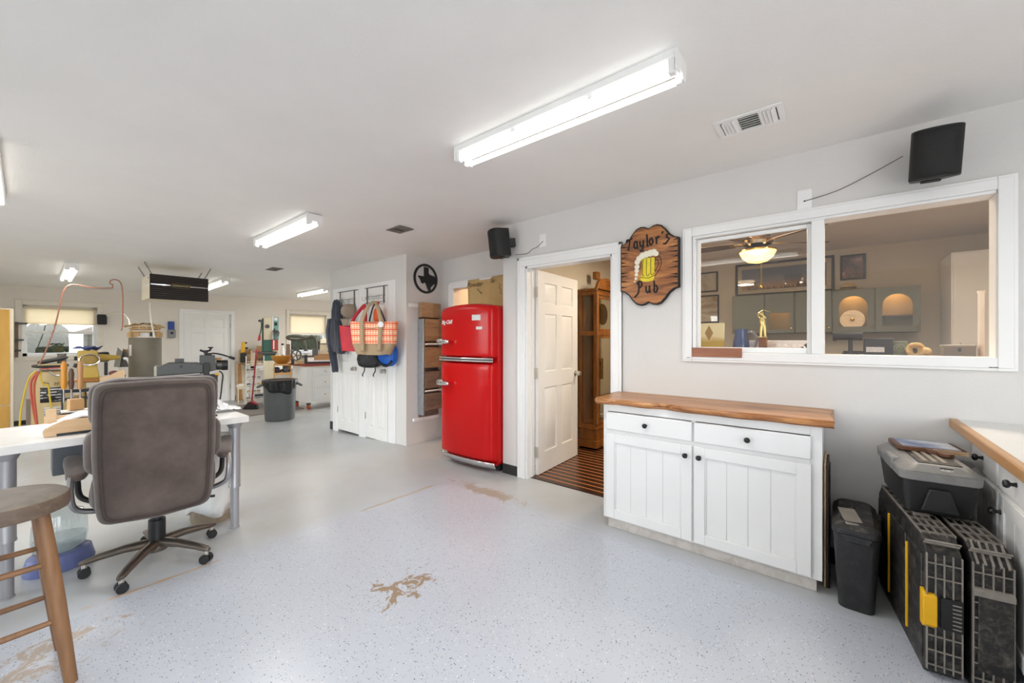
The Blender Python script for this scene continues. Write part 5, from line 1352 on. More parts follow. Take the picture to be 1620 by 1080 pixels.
# bar shelf along the inside of the window with things on it
bs_ = thing('bar_shelf', 'dark wooden bar shelf along the pub side of the window', 'shelf', (3.35, .1, 1.18))
MB().box(3.125, 3.60, -1.0, 1.15, 1.185, 1.215).build('shelf_board', m_clk, bs_, world=True, bevel=.004)
for y in (-.9, .1, 1.05): MB().prism([(3.125, 1.185), (3.45, 1.185), (3.125, .95)], y - .015, y + .015, 'y').build('bracket', m_clk, bs_, world=True)
SZ = 1.2155
pt = thing('painted_board', 'small yellow and cream painted panel standing in the pub window', 'panel', (3.36, .77, SZ))
n = NT('yellow_painting'); x_, y_, z_ = n.xyz(); col = n.mix(n.rg(n.ma('ADD', z_, n.ma('MULTIPLY', n.noise(12, 4), .06)), .11, .15), c8(184, 160, 70), c8(214, 206, 166))
col = n.mix(n.ma('LESS_THAN', n.ma('ADD', n.ma('ABSOLUTE', n.ma('ADD', y_, .0)), n.ma('ABSOLUTE', n.ma('MULTIPLY', n.ma('SUBTRACT', z_, .15), .5))), .03), col, c8(150, 120, 62))
MB().box(-.01, .01, -.105, .115, 0, .225).build('board', n.fin(col, .6), pt, bevel=.002); MB().prism([(.01, 0), (.06, 0), (.01, .12)], -.01, .01, 'y').build('easel_foot', m_clk, pt)
pi_ = thing('blue_pitcher', 'blue glazed pitcher with a grey handle in the pub window', 'pitcher', (3.40, .56, SZ))
m_gl = mat('blue_glaze', (58, 76, 120), .2, var=.15, vs=12)
MB().lathe([(0, 0), (.056, 0), (.058, .02), (.052, .08), (.042, .14), (.045, .178), (.040, .176), (.037, .14), (.046, .02), (0, .015)], (0, 0, 0), 28).build('body', m_gl, pi_)
MB().tube(spline([(-.0, -.043, .15), (0, -.08, .15), (0, -.10, .10), (0, -.09, .05), (0, -.075, .02)], 6), .009, 8).build('handle', mat('grey_glaze', (120, 120, 126), .3), pi_)
tr_ = thing('golf_trophy', 'small golden golfer trophy on a wooden base in the pub window', 'trophy', (3.40, .42, SZ))
MB().box(-.024, .024, -.024, .024, 0, .115).build('base', m_clk, tr_, bevel=.003); MB().box(-.018, .018, -.026, -.0255, .02, .1).build('plaque', m_brass, tr_)
b = MB(); gold = mat('trophy_gold', (226, 208, 140), .2, 1.)
for s in (-1, 1): b.tube([(0, s * .014, .118), (0, s * .012, .16), (0, s * .008, .205)], [.007, .009, .011], 8)
b.tube([(0, 0, .20), (0, .004, .235), (0, .002, .262)], [.017, .02, .013], 10); b.ell((0, .006, .285), (.013, .012, .016), 12, 8)
b.tube([(0, -.016, .255), (-.01, .0, .275), (0, .03, .29)], [.007, .006, .005], 6); b.tube([(0, .018, .255), (-.01, .028, .27), (0, .032, .292)], [.007, .006, .005], 6)
b.build('golfer', gold, tr_); MB().tube([(0, .032, .29), (.0, .0, .315), (0, -.04, .30)], .0025, 5).build('golf_club', gold, tr_)
MB().box(-.03, .03, -.03, .03, .115, .120).build('foot_plate', gold, tr_)
wbx = thing('white_box', 'long low white box at the back of the window shelf', 'box', (3.52, .33, SZ))
MB().box(-.05, .05, -.26, .24, 0, .085).build('box_body', m_white, wbx, bevel=.003); MB().box(-.052, .052, -.262, .242, .06, .092).build('box_lid', m_white, wbx, bevel=.003)
for i, (x, y, lb) in enumerate(((3.30, .30, 'white mug left of the small model house'), (3.28, .22, 'white mug right beside the small model house'))):
    t = thing('mug', lb, 'mug', (x, y, SZ), group='white mugs in the pub window')
    MB().lathe([(0, 0), (.028, 0), (.03, .004), (.03, .07), (.027, .07), (.026, .006), (0, .006)], (0, 0, 0), 22).build('cup', m_white, t); MB().tube(spline([(0, -.028, .058), (0, -.05, .05), (0, -.05, .025), (0, -.028, .015)], 5), .005, 6).build('handle', m_white, t)
hs = thing('model_house', 'small dark model house in the window corner', 'model', (3.35, .155, SZ))
MB().box(-.03, .03, -.03, .03, 0, .045).build('walls', mat('model_wall', (120, 100, 88), .7), hs); MB().prism([(-.04, .043), (.04, .043), (0, .08)], -.036, .036, 'x').build('roof', mat('model_roof', (70, 62, 56), .7), hs)
cm = thing('black_spotting_scope', 'black scope on a stand in the right pane of the pub window', 'scope', (3.42, -.065, SZ))
MB().cyl((0, -.06, .12), (0, .07, .12), .026, n=18).cyl((0, .07, .12), (0, .09, .12), .032, n=18).build('barrel', m_black, cm); MB().cyl((0, 0, .01), (0, 0, .10), .012, n=12).build('stem', m_black, cm); MB().cyl((0, 0, 0), (0, 0, .012), .045, n=20).build('foot', m_black, cm)
bx = thing('black_equipment_box', 'black box with a white label in the pub window', 'box', (3.42, -.195, SZ))
MB().box(-.05, .05, -.07, .065, 0, .105).build('case', m_black, bx, bevel=.004); MB().box(-.052, -.05, -.03, .055, .02, .052).build('label', mat('white_label', (214, 214, 210), .5, dirt=(90, 96, 120), vs=40), bx)
gp = thing('green_dish', 'green ringed pottery tile standing in the pub window', 'pottery', (3.42, -.295, SZ))
MB().box(-.012, .012, -.035, .035, 0, .088).build('tile', mat('green_glaze', (104, 112, 84), .35), gp, bevel=.004)
for r_ in (.012, .024): MB().tube([(-.013, r_ * math.cos(a), .045 + r_ * math.sin(a)) for a in fr(0, 2 * PI, 20)[:-1]], .0025, 6, closed=True).build('ring', mat('light_green_glaze', (150, 154, 120), .35), gp)
rp = thing('rope_coil', 'knotted straw coloured rope figure in the pub window', 'rope', (3.40, -.365, SZ))
b = MB(); m_rope = mat('straw_rope', (214, 186, 128), .8, var=.2, vs=50, bump=.6, bs=120)
for k in range(5): b.tube([((.0 + .006 * k) + .01 * math.sin(a * 3), .036 * math.cos(a) * (1 - .1 * k), .036 + .034 * math.sin(a)) for a in fr(0, 2 * PI, 18)[:-1]], .011, 8, closed=True)
b.ell((0, -.045, .026), (.022, .024, .026), 14, 8); b.build('coil', m_rope, rp)
cr = thing('grey_crate', 'small grey metal box at the right of the pub window', 'box', (3.42, -.53, SZ))
MB().box(-.06, .06, -.07, .055, 0, .06).build('case', mat('grey_metal', (128, 124, 112), .5, .3), cr, bevel=.003); MB().box(-.062, .062, -.072, .057, .055, .068).build('lid', mat('grey_metal_lid', (146, 142, 130), .5, .3), cr, bevel=.003); MB().box(-.064, -.06, -.012, .0, .03, .05).build('clasp', m_black, cr)
tb_ = thing('white_tube', 'white upright tube standing at the right end of the pub window', 'tube', (3.44, -.632, SZ))
MB().cyl((0, 0, 0), (0, 0, .36), .013, n=16).build('pipe', m_whitecord, tb_); MB().cyl((0, 0, .36), (0, 0, .375), .016, n=16).build('cap', m_whitecord, tb_)
tag(MB().box(2.965, 2.984, .485, .792, 1.195, 1.258).build('track_stick', wood('red_cedar', (128, 80, 58), (166, 112, 84), 'Y', 12, .1, .5), bevel=.002), 'reddish wooden stick wedged in the window track', 'stick')

# ---------------------------------------------------------------- far end of the workshop
CA_, SA_ = math.cos(R(39.265)), math.sin(R(39.265))
def at(u, v, y):
    """point of the photo (u,v) taken to lie on the plane Y=y"""
    r = u - 810.; dx, dy = CA_ * 630 + SA_ * r, SA_ * 630 - CA_ * r; t = y / dy
    return Vector((dx * t, y, 1.31 + (538 - v) * t)), t
class Rear:
    """a thing at the far end, turned towards the near corner of the room; X(),Z() give local coordinates from measured positions"""
    def __init__(s, name, label, cat, u, y, group=None, base=None):
        p, s.t = at(u, 538, y); s.u = u; rz = math.atan2(p.y, p.x) - PI / 2; s.k = math.cos(math.atan((u - 810) / 630.))
        s.b = fz(p.x, p.y) if base is None else base
        s.o = thing(name, label, cat, (p.x, p.y, s.b), rz, group)
    def X(s, u): return (u - s.u) * s.t * s.k
    def Z(s, v): return max(0., 1.31 + (538 - v) * s.t - s.b)
    def box(s, nm, m, u0, u1, v0, v1, y0, y1, bevel=.004):
        return MB().box(s.X(u0), s.X(u1), y0, y1, s.Z(v0), s.Z(v1)).build(nm, m, s.o, bevel=bevel)

m_ochre = wood('ochre_ply', (178, 134, 52), (206, 160, 76), 'Z', 3, .2, .5)
yc = thing('tall_wood_cabinet', 'tall ochre plywood cabinet at the left edge of the far wall', 'cabinet', (-.55, 9.3, fz(-.55, 9.3)))
Zo = yc.location.z
MB().box(-1.0, -.105, 9.02, 9.58, Zo, 1.755).build('carcass', mat('cream_side', (222, 212, 190), .5), yc, world=True, bevel=.004)
MB().box(-.98, -.135, 9.0, 9.02, Zo + .05, .39).build('door', m_ochre, yc, world=True, bevel=.004); MB().box(-.98, -.135, 9.0, 9.02, .405, 1.74).build('door', m_ochre, yc, world=True, bevel=.004)

# vertical air compressor with hoses
r = Rear('air_compressor', 'beige vertical air compressor with black pump under the far left window', 'compressor', 82, 8.6)
m_beige = mat('compressor_beige', (204, 182, 134), .4, var=.05); m_dk = mat('pump_dark', (58, 58, 56), .5, var=.2)
rad = .19; ztop = r.Z(584)
MB().lathe([(0, .10), (rad * .6, .10), (rad * .9, .15), (rad, .24), (rad, ztop - .10), (rad * .9, ztop - .03), (rad * .5, ztop), (0, ztop)], (0, 0, 0), 36).build('tank', m_beige, r.o)
for a in (.5, 2.6, 4.7): MB().box(-.02, .02, -.02, .02, 0, .16).build('foot', m_beige, r.o, (rad * .8 * math.cos(a), rad * .8 * math.sin(a), 0))
def wrap(nm, m, u0, u1, v0, v1, rr=rad + .002):
    x0, x1 = r.X(u0), r.X(u1); b = MB()
    def f(a, c):
        x = x0 + (x1 - x0) * a; return (x, -math.sqrt(max(rr * rr - x * x, .0001)), r.Z(v1) + (r.Z(v0) - r.Z(v1)) * c)
    b.grid(f, 14, 1); return b.build(nm, m, r.o, solid=.001)
n = NT('spec_label'); x_, y_, z_ = n.xyz(); ln = n.ma('MULTIPLY', n.ma('LESS_THAN', n.ma('FRACT', n.ma('MULTIPLY', z_, 26.)), .42), n.ma('GREATER_THAN', n.noise(18, 2), .47))
wrap('spec_label', n.fin(n.mix(ln, c8(40, 40, 44), c8(206, 206, 206)), .4), 64, 100, 611, 634)
n = NT('warning_label'); ln = n.ma('LESS_THAN', n.ma('FRACT', n.ma('MULTIPLY', n.xyz()[2], 30.)), .2)
wrap('warning_label', n.fin(n.mix(ln, c8(206, 204, 196), c8(110, 104, 96)), .5), 70, 100, 641, 655)
text('brand_lettering', 'Ingersoll', .075, mat('brand_black', (34, 32, 32), .5), r.o, (r.X(90), -rad * .98, r.Z(605)), (R(90), 0, 0), .002, .1)
MB().lathe([(.016, 0), (.026, 0), (.026, .003), (.016, .003)], (r.X(70), -rad * .86, r.Z(605)), 18, rotm(rx=R(90), rz=R(-25))).build('brand_emblem', mat('brand_red', (190, 44, 36), .5), r.o)
b = MB(); b.ell((r.X(80), -.04, r.Z(578)), (.175, .15, .032), 28, 10, .7); b.build('belt_guard', m_dk, r.o)
b = MB(); b.ell((r.X(84), -.04, r.Z(569)), (.15, .13, .03), 28, 10, .8, rotm(ry=R(-14))); b.build('guard_cap', m_dk, r.o)
b = MB(); b.box(r.X(61), r.X(97), -.205, -.19, r.Z(576.5), r.Z(574.5)); b.build('guard_stripe', m_beige, r.o)
MB().cyl((r.X(98), -.06, r.Z(578)), (r.X(98), -.06, r.Z(559)), .045, n=18).build('pump_head', mat('pump_grey', (104, 100, 92), .5), r.o)
MB().tube(spline([(r.X(78), -.2, r.Z(586)), (r.X(85), -.2, r.Z(592)), (r.X(94), -.2, r.Z(593))], 5), .01, 6).build('copper_line', m_steel, r.o)
MB().tube([(r.X(63), -.21, r.Z(582)), (r.X(96), -.21, r.Z(581))], .008, 6).build('red_trim', mat('red_trim', (186, 60, 44), .5), r.o)
m_yh = mat('yellow_hose', (214, 186, 58), .45); m_rh = mat('red_hose', (186, 84, 66), .45); m_ch = mat('coral_hose', (168, 112, 92), .45)
def hose(pts, y, rad_, m, nm, label):
    P = [at(u, v, y + (q[0] if q else 0))[0] for u, v, *q in pts]
    return tag(MB().tube(spline(P, 6), rad_, 8).build(nm, m), label, 'hose')
hose(((57, 587), (46, 598), (38, 625), (33, 650), (31, 680), (30, 704)), 8.25, .010, m_yh, 'air_hose', 'yellow hose hanging to the floor left of the compressor')
hose(((64, 588), (67, 606), (76, 610), (79, 630), (82, 648), (86, 658)), 8.2, .010, m_yh, 'air_hose', 'yellow hose looped over the front of the compressor')
hose(((60, 588), (50, 602), (49, 622), (53, 648), (58, 672), (66, 700)), 8.22, .012, m_rh, 'air_hose', 'outer red hose coiled on the left of the compressor')
hose(((61, 588), (55, 604), (54, 626), (57, 656), (62, 702)), 8.18, .012, m_rh, 'air_hose', 'inner red hose coiled on the left of the compressor')
hose(((62, 577), (72, 556), (85, 522), (93, 492), (98, 468), (103, 456), (110, 451), (120, 450), (135, 453), (150, 455), (165, 455.5), (178, 455.5)), 8.3, .008, m_ch, 'air_hose', 'coral air hose rising from the compressor to the ceiling')
hose(((178, 456), (178, 450), (174, 448), (175, 444), (181, 442), (188, 444), (192, 450), (194, 462), (194, 490), (194, 512), (192, 523)), 8.3, .008, m_ch, 'air_hose', 'coral hose end dangling beside the grey drum')
tag(MB().box(-.028, .028, -.02, .02, 0, .36).build('door_post_stub', mat('grey_post', (132, 118, 106), .6), loc=tuple(at(46, 672, 8.7)[0] + Vector((0, 0, 0))), bevel=.004), 'short grey brown stub post beside the hoses', 'post')

# gold wood lathe
m_gold = mat('machine_gold', (190, 158, 70), .42, var=.06); m_goldd = mat('machine_gold_dark', (150, 122, 54), .45)
r = Rear('wood_lathe', 'gold wood lathe with chrome handwheel in front of the far left window', 'lathe', 145, 7.2)
r.box('headstock', m_gold, 123, 155, 554, 577, -.12, .16, .012)
MB().prism([(r.X(135), r.Z(574)), (r.X(153), r.Z(574)), (r.X(158), r.Z(597)), (r.X(129), r.Z(597))], -.10, .12, 'y').build('pedestal', m_gold, r.o, bevel=.01)
MB().tube([(r.X(142) + .085 * math.cos(a), -.16, r.Z(568) + .063 * math.sin(a)) for a in fr(0, 2 * PI, 28)[:-1]], .010, 8, closed=True).build('handwheel', m_chrome, r.o)
MB().lathe([(.03, 0), (.03, .05), (.055, .06), (.055, .075), (0, .08)], (r.X(142), -.12, r.Z(568)), 20, rotm(rx=R(90))).build('spindle', m_goldd, r.o)
b = MB(); b.lathe([(.05, 0), (.025, .19), (.015, .20)], (r.X(155), 0, r.Z(566)), 16, rotm(ry=R(90))); b.build('spindle_cone', m_gold, r.o)
MB().cyl((r.X(178), 0, r.Z(566)), (r.X(182), 0, r.Z(566)), .016, n=12).build('live_center', m_brass, r.o)
r.box('motor', m_black, 155, 174, 557, 573, .05, .2, .02); r.box('tool_post', m_black, 165, 171, 573, 594, -.06, -.02)
r.box('bed', m_goldd, 128, 200, 597, 604, -.10, .12); r.box('shelf', mat('orange_brown_shelf', (172, 104, 44), .5), 118, 156, 599, 602, -.14, .1)
for u0 in (130, 190): r.box('leg', m_goldd, u0, u0 + 6, 604, 900, -.08, .1)
r.box('cabinet_base', m_goldd, 117, 140, 622, 650, -.1, .12)
MB().cyl((r.X(118), -.05, r.Z(566)), (r.X(123), -.05, r.Z(566)), .025, n=14).build('knob', m_black, r.o); MB().cyl((r.X(119), -.05, r.Z(580)), (r.X(122), -.05, r.Z(574)), .02, n=14).build('knob', m_black, r.o)
zt = 1.31 + (538 - 554) * r.t
p, _ = at(137, 553, 7.2)
rg_ = MB(); rg_.grid(lambda a, c: ((a - .5) * .24, (c - .5) * .16, .012 + .03 * math.sin(a * 7) * math.sin(c * 5) ** 2 + .012 * a), 12, 8)
o = tag(rg_.build('blue_rag', mat('blue_cloth', (70, 80, 130), .9), loc=(p.x, p.y, p.z + .002), rot=(0, 0, R(-50)), solid=.006), 'blue rag lying on top of the gold lathe', 'rag')
# chisel rack
r = Rear('chisel_rack', 'black steel rack holding turning tools beside the compressor', 'rack', 118, 6.4)
r.box('rail', m_black, 94, 142, 615, 620, -.05, .05); r.box('lower_rail', m_black, 97, 140, 628, 632, -.04, .04)
for u0 in (97, 134): r.box('upright', m_black, u0, u0 + 3, 620, 900, -.015, .015)
for u0, v0, v1, c, lb, w0 in ((101, 572, 628, (196, 132, 36), 'amber handled turning tool in the black rack', .025), (113, 583, 628, (86, 58, 42), 'short dark handled turning tool in the black rack', .022), (127, 571, 628, (176, 130, 82), 'tan handled turning tool in the black rack', .026)):
    t = thing('turning_tool', lb, 'chisel', tuple(at(u0, v1, 6.32)[0]), group='turning tools in the rack')
    L = (v1 - v0) * r.t
    MB().lathe([(0, L), (w0 * .6, L - .01), (w0, L - .06), (w0 * .8, L * .6), (w0, .14), (w0 * .7, .085), (0, .08)], (0, 0, 0), 16).build('handle', mat('tool_handle_%d' % u0, c, .4), t); MB().cyl((0, 0, -.06), (0, 0, .09), .008, n=8).build('blade', m_steel, t)
# grey dust hood and plank
r = Rear('dust_hood', 'grey tilted dust collection hood beside the gold lathe', 'hood', 190, 8.3)
MB().prism([(r.X(180), r.Z(579)), (r.X(188), r.Z(580)), (r.X(194), r.Z(556)), (r.X(186), r.Z(549))], -.14, .14, 'y').build('hood_face', mat('hood_grey', (128, 124, 112), .6), r.o, bevel=.004)
MB().prism([(r.X(189), r.Z(580)), (r.X(206), r.Z(580)), (r.X(204), r.Z(560)), (r.X(195), r.Z(551))], -.10, .14, 'y').build('hood_body', mat('hood_dark', (84, 78, 72), .6), r.o, bevel=.004)
r.box('wood_block', m_card, 197, 205, 552, 561, .0, .1); r.box('stand', mat('stand_white', (214, 206, 196), .5), 187, 205, 580, 592, -.1, .12); r.box('stand_leg', m_black, 193, 199, 592, 900, -.03, .03)
MB().tube(spline([(r.X(195), -.16, r.Z(567)), (r.X(200), -.16, r.Z(567)), (r.X(205), -.14, r.Z(575)), (r.X(206), -.1, r.Z(592))], 6), .018, 8).build('white_pipe', m_white, r.o)
r = Rear('wood_offcut_tray', 'low wooden tray with tools on the lathe bed', 'tray', 180, 6.5)
MB().prism([(r.X(159), r.Z(606)), (r.X(197), r.Z(603)), (r.X(198), r.Z(585)), (r.X(190), r.Z(585)), (r.X(172), r.Z(593)), (r.X(158), r.Z(595))], -.10, -.08, 'y').build('front_board', m_pale, r.o); MB().box(r.X(159), r.X(198), -.08, .1, r.Z(605), r.Z(602)).build('bottom_board', m_pale, r.o)
for u0 in (162, 194): r.box('support', m_pale, u0, u0 + 2, 605, 900, -.05, .05)
MB().ell((r.X(180), 0, r.Z(590)), (.045, .04, .03), 14, 8).build('sander_disc', mat('red_grey_disc', (108, 60, 56), .6), r.o)

# grey drum with a wood crate on top
r = Rear('grey_drum', 'tall grey cylindrical drum topped by a wooden crate', 'drum', 230, 7.5)
rd = 26.5 * r.t * r.k; zt = r.Z(533)
n = NT('drum_grey'); n.bump(n.wave(40, 1, 1, 'Z'), .2, .004); m_drum = n.fin(n.ramp(n.noise(3, 4), [(.3, c8(112, 106, 92)), (.7, c8(134, 126, 110))]), .6)
MB().lathe([(0, 0), (rd, 0), (rd, zt - .012), (rd - .012, zt), (0, zt)], (0, 0, 0), 40).build('drum', m_drum, r.o)
MB().tube([(rd * math.cos(a), rd * math.sin(a), zt) for a in fr(0, 2 * PI, 40)[:-1]], .010, 6, closed=True).build('rim', m_whitecord, r.o)
r.box('label', m_whitecord, 205, 209, 545, 562, -rd * .62, -rd * .5)
m_crate = wood('crate_wood', (178, 142, 92), (214, 182, 134), 'X', 8, .15, .6)
for u0, u1 in ((202, 221), (246, 258)): r.box('crate_side', m_crate, u0, u1, 526, 533.5, -.16, .16)
r.box('white_carton', m_white, 223, 236, 525, 533.5, -.12, .1); r.box('dark_block', m_dk, 237, 241, 525, 533.5, -.12, .05)
r.box('crate_rail', m_crate, 205, 254, 519.5, 521.5, -.18, .18); r.box('crate_rail', m_crate, 205, 254, 524, 526, -.18, .18)
r.box('crate_post', m_crate, 206, 208, 519, 534, -.19, -.17); r.box('crate_post', m_crate, 250, 252, 519, 534, -.19, -.17)
b = MB(); b.grid(lambda a, c: (r.X(197) + (r.X(262) - r.X(197)) * a, -.2 + .4 * c, r.Z(517) + .05 * math.sin(PI * a) + .008 * math.sin(31 * a + 7 * c)), 24, 6); b.build('burlap_cover', mat('burlap', (196, 176, 140), .9, var=.2, vs=20, bump=.5), r.o, solid=.012)
for i in range(4): r.box('wood_offcut', m_crate, 209 + 12 * i, 219 + 12 * i, 514.5, 519, -.15, .12)
P = [at(237, 479, 7.2)[0], at(238, 492, 7.3)[0], at(240, 512, 7.3)[0], at(245, 534, 7.3)[0]]
tag(MB().tube(spline(P, 6), .010, 8).build('hanging_cable', m_whitecord), 'white cord dropping from the ceiling air cleaner to the drum', 'cord')

# ceiling air cleaner
ac = thing('air_cleaner', 'dark fronted air cleaner hanging on chains from the ceiling', 'air cleaner', (1.355, 7.29, 1.858))
m_cream = mat('cream_steel', (222, 212, 186), .45)
MB().box(-.315, .315, -.27, .29, .01, .325).build('case', m_cream, ac, bevel=.004)
n = NT('louvre_black'); n.bump(n.wave(42, 0, 0, 'Z'), .8, .004); MB().box(-.315, .315, -.29, -.27, .0, .33).build('front_grille', n.fin(c8(44, 38, 34), .5), ac, bevel=.004)
for i in range(11): MB().box(-.305, .305, -.296, -.289, .02 + i * .028, .03 + i * .028).build('slat', mat('slat_dark', (52, 46, 42), .5) if i == 0 else bpy.data.materials['slat_dark'], ac)
MB().box(-.31, -.085, -.299, -.29, .188, .200).build('trim_strip', m_chrome, ac); MB().box(.085, .31, -.299, -.29, .188, .200).build('trim_strip', m_chrome, ac)
MB().box(-.318, -.312, -.27, .29, .19, .202).build('side_strip', m_white, ac)
MB().lathe([(0, .012), (.10, .010), (.105, 0)], (0, -.293, .193), 28, rotm(rx=R(90)), sy=.33).build('badge', m_black, ac)
MB().tube([(.103 * math.cos(a), -.304, .193 + .034 * math.sin(a)) for a in fr(0, 2 * PI, 32)[:-1]], .0013, 6, closed=True).build('badge_rim', m_brass, ac)
text('brand_lettering', 'POWERMATIC', .027, mat('badge_gold', (206, 186, 120), .4), ac, (0, -.307, .193), (R(90), 0, 0), .001)
MB().cyl((-.317, -.18, .285), (-.312, -.18, .285), .014, n=12).build('side_hole', m_black, ac)
for sx in (-1, 1):
    for y in (-.22, .24):
        b = MB(); zc = cz(1.355 + sx * .3, 7.29 + y) - 1.858; top_ = Vector((sx * .36, y, zc)); bot_ = Vector((sx * .28, y, .32)); N = 9
        for i in range(N):
            c = bot_.lerp(top_, (i + .5) / N); hh_ = (zc - .32) / N * .72; ax = (1, 0) if i % 2 else (0, 1)
            b.tube([(c.x + ax[0] * .006 * math.cos(a), c.y + ax[1] * .006 * math.cos(a), c.z + hh_ * math.sin(a)) for a in fr(0, 2 * PI, 10)[:-1]], .0025, 5, closed=True)
        b.build('chain', m_dsteel, ac)
# things on the far wall
sp = thing('small_wall_speaker', 'small black speaker on the far wall beside the left window', 'speaker', (.92, 10.75, 1.70)); MB().prism(rrect(.13, .19, .02, 4), -.05, .045, 'y').build('housing', m_black, sp, bevel=.008); MB().box(-.05, .05, -.054, -.05, -.08, .08).build('grille', m_rubber, sp, bevel=.003)
tag(MB().tube(spline([Vector((.98, 10.73, 1.77)), at(178, 495, 10)[0], at(194, 496, 9.4)[0], at(203, 504, 8.6)[0], at(206, 516, 7.8)[0]], 8), .010, 8).build('speaker_cable', m_whitecord), 'white cable arching from the small far speaker', 'cable')
bw = thing('wall_charger', 'blue and clear battery charger on the far wall left of the door', 'charger', (1.935, 10.79, 1.36)); MB().box(-.055, .045, -.06, 0, .17, .34).build('blue_housing', mat('charger_blue', (28, 66, 150), .4), bw, bevel=.01); MB().box(-.06, .065, -.07, 0, 0, .17).build('clear_box', mat('smoky_box', (140, 140, 142), .3), bw, bevel=.01); MB().cyl((0, -.075, .10), (0, -.07, .10), .025, n=14).build('dial', m_black, bw)
wr = thing('hanging_tool_strip', 'narrow strip with small hanging tools left of the far window', 'tool strip', (-.09, 10.77, 1.02)); MB().box(-.02, .02, -.01, .01, 0, .60).build('strip', mat('strip_metal', (120, 104, 92), .5, .4), wr)
for z, w0 in ((.56, .14), (.28, .1), (.10, .07)): MB().box(-.02, w0 - .02, -.04, -.01, z, z + .03).build('hook_tool', m_dsteel, wr, bevel=.004)

# dark grey drum sander behind the chair
m_mg = mat('machine_grey', (78, 80, 80), .45, var=.06); m_mgd = mat('machine_charcoal', (48, 48, 48), .5)
r = Rear('drum_sander', 'dark grey drum sander with crank handle behind the office chair', 'sander', 300, 6.5)
b = MB(); b.prism([(r.X(251), r.Z(592)), (r.X(322), r.Z(590)), (r.X(322), r.Z(577)), (r.X(312), r.Z(573)), (r.X(268), r.Z(572.5)), (r.X(256), r.Z(577)), (r.X(251), r.Z(580))], -.10, .16, 'y'); b.build('drum_cover', m_mg, r.o, bevel=.012)
r.box('cover_end', mat('clear_grey_end', (170, 168, 156), .4), 246.5, 251.5, 577, 592, -.09, .15, .008); r.box('dust_port', m_mg, 277, 291, 567, 572.5, -.03, .1); r.box('latch', m_black, 285, 289, 577.5, 580, -.105, -.1, .001)
MB().prism([(r.X(316), r.Z(592)), (r.X(344), r.Z(586)), (r.X(341), r.Z(562)), (r.X(316), r.Z(562))], -.06, .14, 'y').build('head', m_mg, r.o, bevel=.01); r.box('head_rail', m_mgd, 322, 332, 574, 597, -.09, -.06); r.box('head_plate', m_mgd, 324, 336, 558.5, 562, -.02, .08)
MB().tube(spline([(r.X(316.5), -.02, r.Z(553.5)), (r.X(321), -.02, r.Z(555.5)), (r.X(328), -.02, r.Z(555.5)), (r.X(334), -.02, r.Z(554))], 5), .013, 8).build('crank', m_black, r.o); MB().cyl((r.X(326), -.02, r.Z(555)), (r.X(326), -.02, r.Z(560)), .022, n=14).build('crank_hub', m_black, r.o)
MB().lathe([(.008, 0), (.012, .02), (.03, .03), (.03, .042), (0, .045)], (r.X(334), -.02, r.Z(554)), 14).build('crank_knob', m_black, r.o)
MB().tube(spline([(r.X(336), -.03, r.Z(559)), (r.X(346), -.05, r.Z(560)), (r.X(356), -.08, r.Z(562.5)), (r.X(368), -.10, r.Z(566.5))], 6), .010, 8).build('lever', m_black, r.o); MB().tube([(r.X(365), -.10, r.Z(565.5)), (r.X(374), -.12, r.Z(568.5))], .018, 10).build('lever_grip', m_rubber, r.o)
MB().cyl((r.X(344), .04, r.Z(579)), (r.X(359), .04, r.Z(579)), .065, n=24).build('motor', m_dsteel, r.o); MB().cyl((r.X(353), .04, r.Z(579)), (r.X(363.5), .04, r.Z(579)), .072, n=24).build('motor_cap', m_black, r.o); r.box('motor_mount', m_card, 343, 353, 567, 571, .0, .1)
r.box('yellow_switch', m_yel, 341, 347, 591, 596, -.11, -.07); r.box('bed', m_mgd, 252, 345, 594, 606, -.16, .18); r.box('stand', m_mgd, 262, 335, 606, 900, -.14, .16)
MB().tube(spline([(r.X(348), -.06, r.Z(588)), (r.X(354), -.06, r.Z(594)), (r.X(353), -.04, r.Z(610)), (r.X(350), 0, r.Z(635)), (r.X(344), .05, r.Z(655))], 6), .009, 6).build('power_cord', m_dk, r.o)

# bench along the far wall, and the machines and things on it
bn2 = thing('work_bench', 'cluttered wooden work bench along the far wall right of the door', 'bench', (4.0, 10.35, fz(4, 10.3)))
MB().box(3.2, 6.2, 10.28, 10.76, .735, .79).build('bench_top', m_crate, bn2, world=True, bevel=.004); MB().box(3.2, 6.2, 10.31, 10.35, .62, .735).build('apron', m_white, bn2, world=True)
for x in (3.24, 4.6, 6.1):
    for y in (10.31, 10.67): MB().box(x, x + .08, y, y + .08, fz(x, y), .735).build('leg', m_white, bn2, world=True)
BT = .7905
def onb(name, label, cat, u, y, group=None): return Rear(name, label, cat, u, y, group, base=BT)
r = onb('cordless_drill', 'yellow and black cordless drill on the bench by the far door', 'drill', 386, 10.50)
MB().prism([(r.X(381), r.Z(559)), (r.X(388), r.Z(556)), (r.X(388), r.Z(541)), (r.X(382), r.Z(541))], -.03, .03, 'y').build('body', m_yel, r.o, bevel=.012); r.box('handle', m_black, 388, 392, 549, 552, -.02, .02); r.box('chuck', m_black, 387, 391, 541, 543.5, -.025, .025, .008); r.box('battery', m_black, 380, 390, 558, 573, -.04, .04, .01)
r = onb('open_wood_box', 'small open wooden box on the bench beside the yellow drill', 'box', 392, 10.66)
r.box('side', m_crate, 378, 398, 560, 573, -.08, -.07); r.box('side', m_crate, 378, 398, 553, 573, .07, .08); r.box('end', m_crate, 396.5, 398, 552, 573, -.07, .07); r.box('bottom', m_crate, 378, 398, 571, 573, -.07, .07)
m_bs = mat('saw_cream', (222, 212, 184), .45); m_bg = mat('saw_green', (52, 96, 84), .45); m_bt2 = mat('saw_teal', (116, 160, 152), .4)
